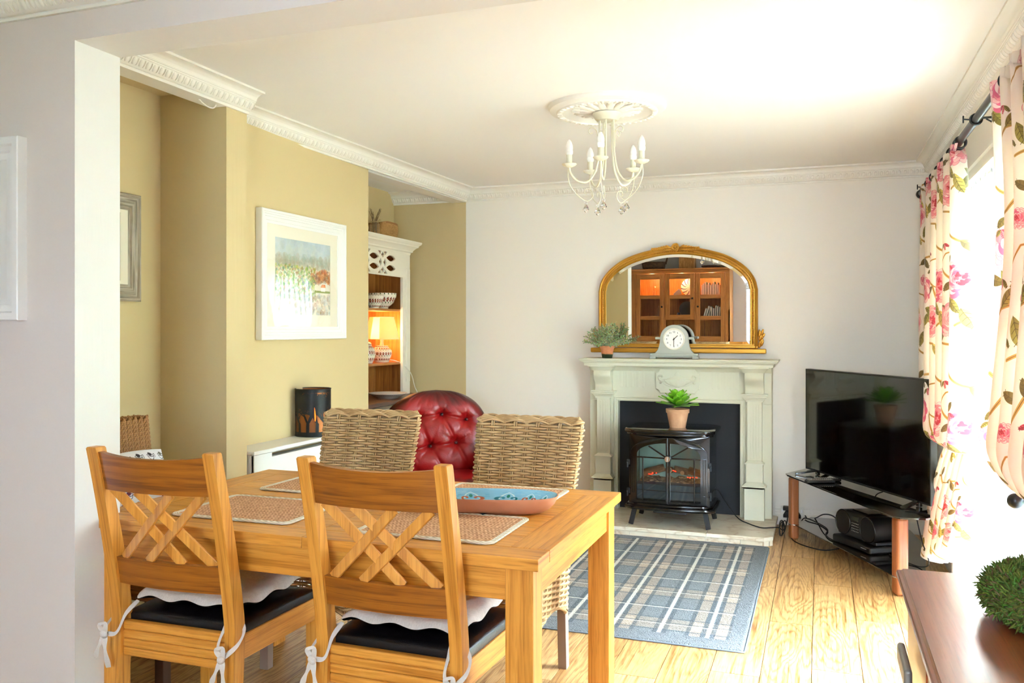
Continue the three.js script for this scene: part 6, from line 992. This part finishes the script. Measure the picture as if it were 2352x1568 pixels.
// cloth hung from a pole and tied back. rows: [s, height at leading edge, height at outer edge, d leading, d outer, x, fold depth]
function drape(rows, W, folds, lead, phase = 0, nu = 220, nv = 110, pencil = 0.006) {
  const at = (s, k) => { let i = 0; while (i < rows.length - 2 && s > rows[i + 1][0]) i++; const p = (j) => rows[Math.max(0, Math.min(rows.length - 1, j))], t = (s - p(i)[0]) / (p(i + 1)[0] - p(i)[0]), d = p(i + 1)[0] - p(i)[0], m0 = (p(i + 1)[k] - p(i - 1)[k]) / Math.max(1e-6, p(i + 1)[0] - p(i - 1)[0]) * d, m1 = (p(i + 2)[k] - p(i)[k]) / Math.max(1e-6, p(i + 2)[0] - p(i)[0]) * d, t2 = t * t, t3 = t2 * t; return (2 * t3 - 3 * t2 + 1) * p(i)[k] + (t3 - 2 * t2 + t) * m0 + (3 * t2 - 2 * t3) * p(i + 1)[k] + (t3 - t2) * m1; };
  const g = surf(nu, nv, (u, v, p) => {
    const uu = clamp((u - lead) / (1 - lead)), dR = at(v, 3), dL = at(v, 4), y = lerp(at(v, 1), at(v, 2), u), x = at(v, 5), am = at(v, 6), a = u * folds * TAU + phase + 0.9 * Math.sin(v * 2.2 + u * 3), w = Math.sin(a);
    const fold = Math.sign(w) * Math.pow(Math.abs(w), 0.75), sk = 0.35 * Math.cos(a) * (dL - dR) / folds;
    p.set(Math.min(x - am * fold - pencil * Math.sin(u * folds * 9 * TAU) * smooth(0.05, 0.0, v), 0.683), y + 0.012 * Math.sin(a) * smooth(0.9, 1, v), -(lerp(dR, dL, u) + sk * smooth(0, 0.03, v)));
  });
  const uv = g.attributes.uv; for (let i = 0; i < uv.count; i++) uv.setXY(i, uv.getX(i) * W / 0.6, (1 - uv.getY(i)) * 2.1 / 0.58);
  return g;
}
{
  const t = thing('floral_curtain', 'floral curtain tied back beside the television', 'curtain', [0, 0, 0]);
  part(t, 'cloth', drape([[0, 2.185, 2.2, 4.24, 5.7, 0.585, 0.035], [0.035, 2.12, 2.13, 4.24, 5.68, 0.585, 0.04], [0.3, 1.55, 1.55, 4.12, 5.56, 0.585, 0.06], [0.55, 0.98, 0.97, 3.98, 5.28, 0.565, 0.065], [0.61, 0.875, 0.83, 3.95, 5.14, 0.55, 0.06], [0.64, 0.845, 0.79, 4.0, 5.02, 0.575, 0.045], [0.67, 0.885, 0.84, 4.12, 4.86, 0.62, 0.022], [0.72, 0.77, 0.70, 4.05, 4.95, 0.60, 0.03], [0.85, 0.60, 0.42, 3.97, 5.08, 0.575, 0.05], [1, 0.43, 0.12, 3.97, 5.12, 0.555, 0.06]], 1.9, 6, 0.0, 0.3), mCurtain);
  part(t, 'tie_band', tube([V(0.66, 0.88, 4.2), V(0.56, 0.865, 4.3), V(0.545, 0.85, 4.5), V(0.56, 0.85, 4.72), V(0.66, 0.87, 4.84)], 0.016, 40, 8), mCurtain);
  const k = thing('floral_curtain', 'floral curtain at the right edge of the photo', 'curtain', [0, 0, 0]);
  part(k, 'cloth', drape([[0, 2.2, 2.2, 3.3, 2.28, 0.585, 0.04], [0.035, 2.12, 2.13, 3.27, 2.28, 0.585, 0.045], [0.3, 1.6, 1.6, 3.13, 2.28, 0.585, 0.055], [0.52, 1.08, 1.08, 3.27, 2.3, 0.57, 0.06], [0.58, 0.96, 0.96, 3.31, 2.32, 0.565, 0.055], [0.63, 0.88, 0.88, 3.1, 2.36, 0.58, 0.045], [0.67, 0.84, 0.86, 2.92, 2.42, 0.615, 0.025], [0.75, 0.68, 0.7, 2.95, 2.38, 0.6, 0.03], [1, 0.3, 0.12, 3.0, 2.3, 0.575, 0.05]], 1.7, 6, 0.0, 1.2), mCurtain);
  part(k, 'hold_back', [rod(V(0.69, 0.835, 2.99), V(0.565, 0.835, 2.99), 0.008), ball(0.024, 0.56, 0.835, -2.99)], mSteelDark, 'dark metal ball hold-back');
}
{
  const mS = phys({ color: 0xffffff, roughness: 0.8, transmission: 0.62, thickness: 0, side: THREE.DoubleSide });
  const t = thing('sheer_curtain', 'white sheer curtain gathered behind the television side curtain', 'curtain', [0, 0, 0]);
  part(t, 'cloth', drape([[0, 2.03, 2.03, 3.72, 5.08, 0.668, 0.012], [0.03, 2.0, 2.0, 3.72, 5.08, 0.668, 0.012], [0.3, 1.5, 1.5, 3.8, 5.1, 0.668, 0.012], [0.55, 1.0, 0.95, 4.1, 5.1, 0.668, 0.012], [0.66, 0.8, 0.78, 4.6, 5.08, 0.67, 0.01], [0.8, 0.5, 0.48, 4.45, 5.1, 0.668, 0.012], [1, 0.04, 0.04, 4.3, 5.1, 0.668, 0.012]], 2, 11, 0, 0.5, 240, 60, 0.003), mS);
  part(t, 'wire', rod(V(0.668, 2.02, 2.6), V(0.668, 2.02, 5.1), 0.004), mUpvc);
  const k = thing('sheer_curtain', 'white sheer curtain gathered at the near side of the garden doors', 'curtain', [0, 0, 0]);
  part(k, 'cloth', drape([[0, 2.03, 2.03, 3.71, 2.58, 0.668, 0.012], [0.3, 1.5, 1.5, 3.65, 2.58, 0.668, 0.012], [0.55, 1.0, 0.95, 3.4, 2.58, 0.668, 0.012], [0.66, 0.8, 0.78, 2.95, 2.6, 0.67, 0.01], [1, 0.04, 0.04, 3.1, 2.6, 0.668, 0.012]], 2, 10, 0, 0.5, 200, 60, 0.003), mS);
}
{
  const t = thing('curtain_pole', 'dark metal curtain pole above the garden doors', 'curtain pole', [0, 0, 0]), X = 0.585, Y = 2.2;
  part(t, 'pole', [rod(V(X, Y, 2.2), V(X, Y, 5.85), 0.0165, 20)], mSteelDark); part(t, 'finial', [ball(0.028, X, Y, -5.88), ball(0.028, X, Y, -2.17)], mSteelDark);
  for (const d of [3.86, 2.4, 5.6]) { const b = part(t, 'bracket', [new THREE.TorusGeometry(0.021, 0.0045, 8, 28).translate(X, Y, -d), bar(V(X + 0.02, Y + 0.004, d), V(RIGHT, Y + 0.004, d), 0.012, 0.008, V3(0, 1, 0)), bar(V(X + 0.035, Y, d), V(RIGHT - 0.004, Y - 0.045, d), 0.006, 0.006, V3(0, 0, 1)), bar(V(RIGHT - 0.004, Y + 0.02, d), V(RIGHT - 0.004, Y - 0.06, d), 0.02, 0.006, V3(1, 0, 0))], mBlack); part(b, 'thumb_screw', [rod(V(X - 0.02, Y, d), V(X - 0.046, Y + 0.004, d), 0.003), bar(V(X - 0.046, Y + 0.018, d), V(X - 0.046, Y - 0.012, d), 0.006, 0.006)], mBlack); }
  const rg = new THREE.TorusGeometry(0.025, 0.0042, 8, 26); for (const d of [4.27, 4.31, 4.52, 4.75, 4.98, 5.2, 5.42, 5.66, 3.26, 3.05, 2.84, 2.62]) { const o = part(t, 'ring', rg, mBlack); o.position.set(X, Y - 0.008, -d); o.rotation.x = 0.1; o.rotation.y = 0.2; }
}
// ================================================================ sideboard in the foreground with moss wreath and hurricane glass
{
  const x0 = 0.168, x1 = 0.672, d0 = 0.95, d1 = 2.21, y = 0.8, t = thing('sideboard', 'red brown polished sideboard in the bottom right corner', 'sideboard', [(x0 + x1) / 2, 0, (d0 + d1) / 2]), O = (g) => g.translate(-(x0 + x1) / 2, 0, (d0 + d1) / 2);
  const S = (a, b, p, q, c, e, r = 0.003) => O(slab(a, b, p, q, c, e, r));
  part(t, 'top_board', grain(O(sweep([[-0.3, 0.8], [-0.016, 0.8], [-0.012, 0.7985], [-0.008, 0.795], [-0.002, 0.7945], [0.0, 0.791], [0.001, 0.784], [-0.004, 0.778], [-0.02, 0.776], [-0.3, 0.776]].map(([a, b]) => [a, b]), [[x0, d0, -1, 1], [x1, d0, 1, 1], [x1, d1, 1, -1], [x0, d1, -1, -1]].map(([x, d, ox, oz]) => ({ at: V(x, 0, d), out: V3(ox, 0, oz), up: V3(0, 1, 0) })), true, 0.3)), 'z'), mMahogTop);
  part(t, 'top_core', grain(S(x0 + 0.012, x1 - 0.012, 0.777, 0.8003, d0 + 0.012, d1 - 0.012, 0), 'z', 0.3), mMahogTop);
  part(t, 'carcass', grain(S(x0 + 0.03, x1 - 0.02, 0.1, 0.777, d0 + 0.03, d1 - 0.03), 'z'), mMahog);
  for (let i = 0; i < 3; i++) { const a = d0 + 0.06 + i * 0.385, dr = part(t, 'drawer', grain(S(x0 + 0.018, x0 + 0.034, 0.56, 0.74, a, a + 0.36, 0.004), 'z', i * 0.3), mMahog), door = part(t, 'door', grain(S(x0 + 0.018, x0 + 0.034, 0.13, 0.54, a, a + 0.36, 0.004), 'y', i * 0.5), mMahog); part(dr, 'handle', O(bx(0.016, 0.04, 0.17, x0 - 0.004, 0.66, -(a + 0.18), 0.007, 3)), paint(0x8d8a84, 0.4, { metalness: 0.4 })); part(door, 'knob', O(ball(0.014, x0 + 0.006, 0.36, -(a + 0.05))), mSteelDark); }
  for (const x of [x0 + 0.06, x1 - 0.06]) for (const d of [d0 + 0.06, d1 - 0.06]) part(t, 'foot', O(lathe([[0.001, 0], [0.018, 0], [0.026, 0.03], [0.034, 0.06], [0.026, 0.09], [0.03, 0.1], [0.001, 0.1]], 24).translate(x, 0, -d)), mMahog);
}
{
  const C = [0.475, 0.8008, 1.885], R = 0.132, r0 = 0.048, t = thing('moss_wreath', 'thick green moss wreath on the polished sideboard', 'wreath', C), r = rng(23);
  part(t, 'core', new THREE.TorusGeometry(R, r0 * 0.86, 16, 64).rotateX(PI / 2).scale(1, 1, 1).translate(0, r0 * 0.95, 0), paint(0x6b6a2c, 1));
  const N = 15000, im = new THREE.InstancedMesh(new THREE.SphereGeometry(1, 4, 3).scale(0.0014, 0.5, 0.0014).translate(0, 0.5, 0), std({ color: 0xffffff, roughness: 0.9 }), N), q = new THREE.Quaternion(), c = new THREE.Color();
  for (let i = 0; i < N; i++) {
    const a = r() * TAU, b = r() * TAU, n = V3(Math.cos(a) * Math.cos(b), Math.sin(b), Math.sin(a) * Math.cos(b)), p = V3(Math.cos(a) * R, r0 * 0.95, Math.sin(a) * R).addScaledVector(n, r0 * (0.78 + 0.16 * fbm(a / TAU, b / TAU, 12, 5, 3)));
    const dir = n.clone().multiplyScalar(0.45).add(V3(r() - 0.5, r() - 0.45, r() - 0.5).normalize()).normalize(); q.setFromUnitVectors(V3(0, 1, 0), dir);
    if (p.y < 0.004) p.y = 0.004; im.setMatrixAt(i, new THREE.Matrix4().compose(p, q, V3(1.3, (0.012 + r() * 0.013) * (p.y < 0.02 ? 0.4 : 1), 1.3)));
    const k = fbm(a / TAU, b / TAU, 9, 4, 3); im.setColorAt(i, r() < 0.12 ? c.setRGB(0.14, 0.09, 0.03) : c.setRGB(0.06 + 0.12 * k * r(), 0.075 + 0.13 * k * (0.4 + r()), 0.008 + 0.012 * r()));
  }
  im.name = 'moss_strands'; im.userData.kind = 'stuff'; t.add(im);
  const v = thing('hurricane_glass', 'clear glass cylinder standing inside the moss wreath', 'glass', C);
  part(v, 'glass', lathe([[0.001, 0.003], [0.078, 0.003], [0.081, 0.006], [0.081, 0.195], [0.084, 0.2], [0.081, 0.2], [0.0785, 0.195], [0.0785, 0.008], [0.001, 0.008]], 48), phys({ color: 0xffffff, roughness: 0.01, transmission: 1, thickness: 0.01, ior: 1.5 }));
  part(v, 'candle', cyl(0.035, 0.035, 0.11, 0, 0.009, 0, 32), paint(0xefe6d2, 0.6));
}
// ================================================================ front room behind the viewer, seen in the mirror
{
  const x0 = -2.99, x1 = -1.41, F = -1.05, B = -1.53, top = 2.16, t = thing('display_cabinet', 'pine display cabinet with glazed doors and lit shelves', 'cabinet', [(x0 + x1) / 2, 0, (F + B) / 2]), O = (g) => g.translate(-(x0 + x1) / 2, 0, (F + B) / 2), S = (a, b, p, q, c, e, r = 0.003) => O(slab(a, b, p, q, Math.min(c, e), Math.max(c, e), r));
  const P = (name, g, ax, k = 0, m = mPine, par = t) => part(par, name, grain(g, ax, k, k * 0.7), m);
  P('base', S(x0, x1, 0, 0.9, B, F + 0.04), 'y'); P('counter', S(x0 - 0.02, x1 + 0.02, 0.9, 0.935, B, F + 0.06, 0.006), 'x');
  P('side', S(x0, x0 + 0.025, 0.935, top - 0.06, B, F), 'y'); P('side', S(x1 - 0.025, x1, 0.935, top - 0.06, B, F), 'y', 0.4); P('back', S(x0, x1, 0.935, top - 0.06, B, B + 0.012), 'y', 0.2);
  P('cornice_top', S(x0 - 0.03, x1 + 0.03, top - 0.03, top, B, F + 0.05, 0.008), 'x'); P('frieze', S(x0, x1, top - 0.075, top - 0.03, B, F + 0.012), 'x', 0.6);
  for (const y of [1.385, 1.725]) P('shelf', S(x0 + 0.025, x1 - 0.025, y - 0.02, y, B + 0.012, F - 0.03), 'x', y);
  const xs = [[-2.86, -2.42], [-2.395, -1.945], [-1.92, -1.48]];
  for (const x of [x0, -2.42, -1.945, -1.48]) P('stile', S(x + 0.0, Math.min(x + (x === x0 ? 0.13 : x === -1.48 ? 0.07 : 0.025), x1), 0.935, top - 0.075, F - 0.02, F), 'y', x);
  xs.forEach(([a, b], i) => {
    const lo = i === 1 ? 1.355 : 1.02, hi = top - 0.08, s = 0.065, rails = i === 1 ? [1.715] : [1.715, 1.385], door = P('door', S(a, a + s, lo, hi, F, F + 0.02), 'y', i * 0.3);
    P('door_stile', S(b - s, b, lo, hi, F, F + 0.02), 'y', i * 0.5, mPine, door); for (const [p, q] of [[lo, lo + 0.08], [hi - 0.085, hi], ...rails.map((y) => [y - 0.03, y + 0.03])]) P('door_rail', S(a + s, b - s, p, q, F, F + 0.019), 'x', p, mPine, door);
    part(door, 'pane', O(new THREE.PlaneGeometry(b - a - 2 * s, hi - lo - 0.16).translate((a + b) / 2, (lo + hi) / 2, -(F + 0.01))), mGlass);
    part(door, 'knob', O(ball(0.015, i === 2 ? a + 0.03 : b - 0.03, i === 1 ? 1.69 : 1.56, -(F + 0.035))), mBlack);
    part(t, 'cabinet_spotlight', O(new THREE.CylinderGeometry(0.05, 0.05, 0.008, 24).translate((a + b) / 2, top - 0.082, -(F - 0.12))), std({ color: 0xffe0b0, emissive: 0xff9a30, emissiveIntensity: 2 }));
    const L = new THREE.PointLight(new THREE.Color(1, 0.68, 0.32), 0.2, 0, 2); L.position.set((a + b) / 2 - (x0 + x1) / 2, top - 0.12, (F + B) / 2 - (F - 0.14)); L.castShadow = true; L.shadow.radius = 1.5; t.add(L);
  });
  // contents
  const r = rng(55), cols = [0x2e4636, 0x24303c, 0x6b5a44, 0xd8d0c0, 0x1d2226, 0x3c5a48, 0x7d6a52, 0x9aa39a, 0x4a2a22, 0xb8ac90, 0x2a3a52];
  const book = (x, y, w, h, d, c, lean, where) => { const o = thing('book', 'book with ' + c[1] + ' spine, ' + where, 'book', [x, y, F - 0.17], 0, 'books in the display cabinet'); o.rotation.z = lean; part(o, 'cover', bx(w, h, d, 0, h / 2, 0, 0.002), paint(c[0], 0.6)); part(o, 'pages', bx(w * 0.7, h - 0.006, d - 0.004, 0, h / 2, -0.003), paint(0xe8dfcc, 0.9)); };
  const C = [[0xd8d0c0, 'cream'], [0x24303c, 'navy'], [0x2e4636, 'dark green'], [0x1d2226, 'black'], [0x6b5a44, 'brown'], [0x7d6a52, 'tan'], [0x2f7a52, 'bright green'], [0x9aa39a, 'grey'], [0x4a2a22, 'maroon'], [0x2a3a52, 'blue'], [0xb8ac90, 'beige']];
  let x = -1.855; [0, 7, 2, 3, 1, 4, 8, 6, 5, 9, 10].forEach((k, i) => { const w = 0.02 + (i % 3) * 0.005; book(x + w / 2, 1.7255, w, 0.17 + ((i * 37) % 5) * 0.012, 0.14, C[k], 0, 'standing on the top shelf of the pine cabinet'); x += w + 0.0015; });
  x = -1.845; [10, 7, 6, 2, 3, 1, 9, 4, 8].forEach((k, i) => { const w = 0.022 + (i % 3) * 0.004, ln = i < 3 ? -0.28 : -0.06; book(x + w / 2 + (i < 3 ? 0.012 : 0), 1.3862, w, 0.15 + ((i * 29) % 5) * 0.01, 0.13, C[k], ln, 'leaning on the middle shelf of the pine cabinet'); x += w + (i < 3 ? 0.008 : 0.004); });
  const put = (name, label, cat, px, py, pz, geo, m) => { const o = thing(name, label, cat, [px, py, pz]); part(o, 'body', geo, m); return o; };
  const mCr = phys({ color: 0xffffff, roughness: 0.03, transmission: 1, thickness: 0, ior: 1.5 });
  put('crystal_vase', 'cut crystal vase behind the left cabinet door', 'vase', -2.60, 1.726, F - 0.17, lathe([[0.04, 0.001], [0.03, 0.03], [0.035, 0.06], [0.06, 0.15], [0.075, 0.17]], 16), mCr);
  put('decanter', 'glass decanter with round stopper behind the left cabinet door', 'decanter', -2.53, 1.386, F - 0.16, [lathe([[0.075, 0.001], [0.07, 0.02], [0.03, 0.09], [0.022, 0.13], [0.03, 0.14]], 16), ball(0.028, 0, 0.165, 0)], mCr);
  put('wine_glass', 'stemmed glass on the lowest shelf of the left cabinet door', 'glass', -2.56, 0.936, F - 0.15, lathe([[0.035, 0.001], [0.004, 0.006], [0.004, 0.1], [0.03, 0.13], [0.034, 0.19]], 20), mCr);
  put('flute_glass', 'tall flute glass beside the stemmed wine glass', 'glass', -2.68, 0.936, F - 0.15, lathe([[0.03, 0.001], [0.004, 0.006], [0.004, 0.08], [0.022, 0.12], [0.026, 0.22]], 20), mCr);
  const plate = (n, l, px, py, R, m) => put(n, l, 'plate', px, py, F - 0.26, lathe([[0.001, 0], [R * 0.6, 0.002], [R, 0.02], [R * 0.98, 0.024], [R * 0.6, 0.01], [0.001, 0.008]], 40).rotateX(PI / 2 - 0.18).translate(0, R, 0), m);
  const blue = canvasTex(128, 128, (c, w) => { c.fillStyle = '#e9e2da'; c.fillRect(0, 0, w, w); c.fillStyle = '#5a4a78'; for (let i = 0; i < 90; i++) { c.beginPath(); c.arc((i * 53) % 128, (i * 31) % 128, 4 + (i % 4), 0, TAU); c.fill(); } }, true);
  plate('patterned_plate', 'blue and white plate propped on the top cabinet shelf', -2.06, 1.726, 0.14, std({ map: rep(blue, 4, 2), roughness: 0.3 })); plate('dark_plate', 'dark stoneware plate propped on the middle cabinet shelf', -2.10, 1.386, 0.13, paint(0x4a4440, 0.3));
  put('blue_jug', 'little dark blue jug in front of the stoneware plate', 'jug', -2.21, 1.386, F - 0.12, lathe([[0.001, 0], [0.035, 0], [0.04, 0.03], [0.025, 0.06], [0.02, 0.075], [0.028, 0.085]], 24), paint(0x24344c, 0.3));
  put('sculpture', 'grey folded paper-like ornament beside the patterned plate', 'ornament', -2.22, 1.726, F - 0.13, [bx(0.14, 0.016, 0.08, 0, 0.008, 0), bar(V3(-0.06, 0.02, 0), V3(0.03, 0.1, 0), 0.05, 0.02), bar(V3(-0.05, 0.03, 0), V3(0.05, 0.06, 0), 0.05, 0.015)], paint(0xa59c90, 0.7));
  // on top
  const tw = tex(128, 64, (u, v) => mixc([60, 42, 28], [132, 98, 66], clamp(0.5 + 0.5 * Math.sin((u * 14 + (Math.floor(v * 8) % 2) * 0.5) * TAU) * Math.sin(v * 8 * PI) + fbm(u, v, 12, 12, 2) - 0.5)));
  const bk = thing('wicker_basket', 'long dark wicker basket with loop handle on the pine cabinet', 'basket', [-2.62, top + 0.001, F - 0.2]); part(bk, 'body', surf(40, 8, (u, v, p) => { const a = u * TAU, k = v < 0.15 ? v / 0.15 : 1; p.set(Math.cos(a) * 0.2 * (0.85 + 0.15 * v) * k, 0.12 * clamp((v - 0.15) / 0.85), Math.sin(a) * 0.12 * k); }), std({ map: rep(tw, 4, 1), roughness: 0.9, side: THREE.DoubleSide })); part(bk, 'handle', tube([V3(0.19, 0.08, 0.03), V3(0.215, 0.17, 0.02), V3(0.22, 0.2, 0), V3(0.215, 0.17, -0.02), V3(0.19, 0.08, -0.03)], 0.009, 24, 8), std({ map: tw, roughness: 0.9 }));
  const sb = thing('straw_box', 'square woven straw box on the pine cabinet', 'box', [-2.085, top + 0.001, F - 0.2]); const ts = tex(128, 128, (u, v) => mixc([150, 104, 56], [206, 156, 96], clamp(0.5 + 0.5 * Math.sin(u * 40 * PI) * 0.8 + (fbm(u, v, 20, 4, 2) - 0.5)))); part(sb, 'body', bx(0.24, 0.2, 0.2, 0, 0.1, 0, 0.01), std({ map: ts, roughness: 0.9 })); part(sb, 'lid', bx(0.246, 0.02, 0.206, 0, 0.2, 0, 0.008), std({ map: ts, roughness: 0.9 }));
  put('dark_tray', 'round dark woven tray lying on the pine cabinet', 'tray', -1.66, top + 0.001, F - 0.2, lathe([[0.001, 0], [0.17, 0.002], [0.205, 0.02], [0.205, 0.04], [0.195, 0.04], [0.17, 0.012], [0.001, 0.01]], 40), std({ map: rep(tw, 6, 1), roughness: 0.7 }));
  const sc = thing('wall_sconce', 'grey leafy metal candle sconce with glass on the wall', 'sconce', [-1.17, 2.14, -1.545]), ms = paint(0xb8b4a4, 0.4, { metalness: 0.5 });
  const sv = [tube([V3(-0.14, 0.22, -0.02), V3(-0.12, 0.08, -0.03), V3(-0.06, 0.0, -0.05), V3(0.04, -0.02, -0.08)], 0.005, 30, 6)]; for (let i = 0; i < 7; i++) sv.push(ball(1, 0, 0, 0, 8, 6).scale(0.03, 0.008, 0.004).rotateZ(i * 1.1).translate(-0.15 + i * 0.03, 0.17 - i * 0.03, -0.035)); part(sc, 'stem', sv, ms); part(sc, 'cup', lathe([[0.001, 0], [0.04, 0.01], [0.055, 0.02]], 24).translate(0.05, -0.02, -0.09), ms); part(sc, 'glass', new THREE.CylinderGeometry(0.045, 0.045, 0.14, 28, 1, true).translate(0.05, 0.07, -0.09), mCr); part(sc, 'candle', cyl(0.025, 0.025, 0.06, 0.05, 0, -0.09), mIvory);
  sc.rotation.y = PI;
}
renderer.render(scene, camera);
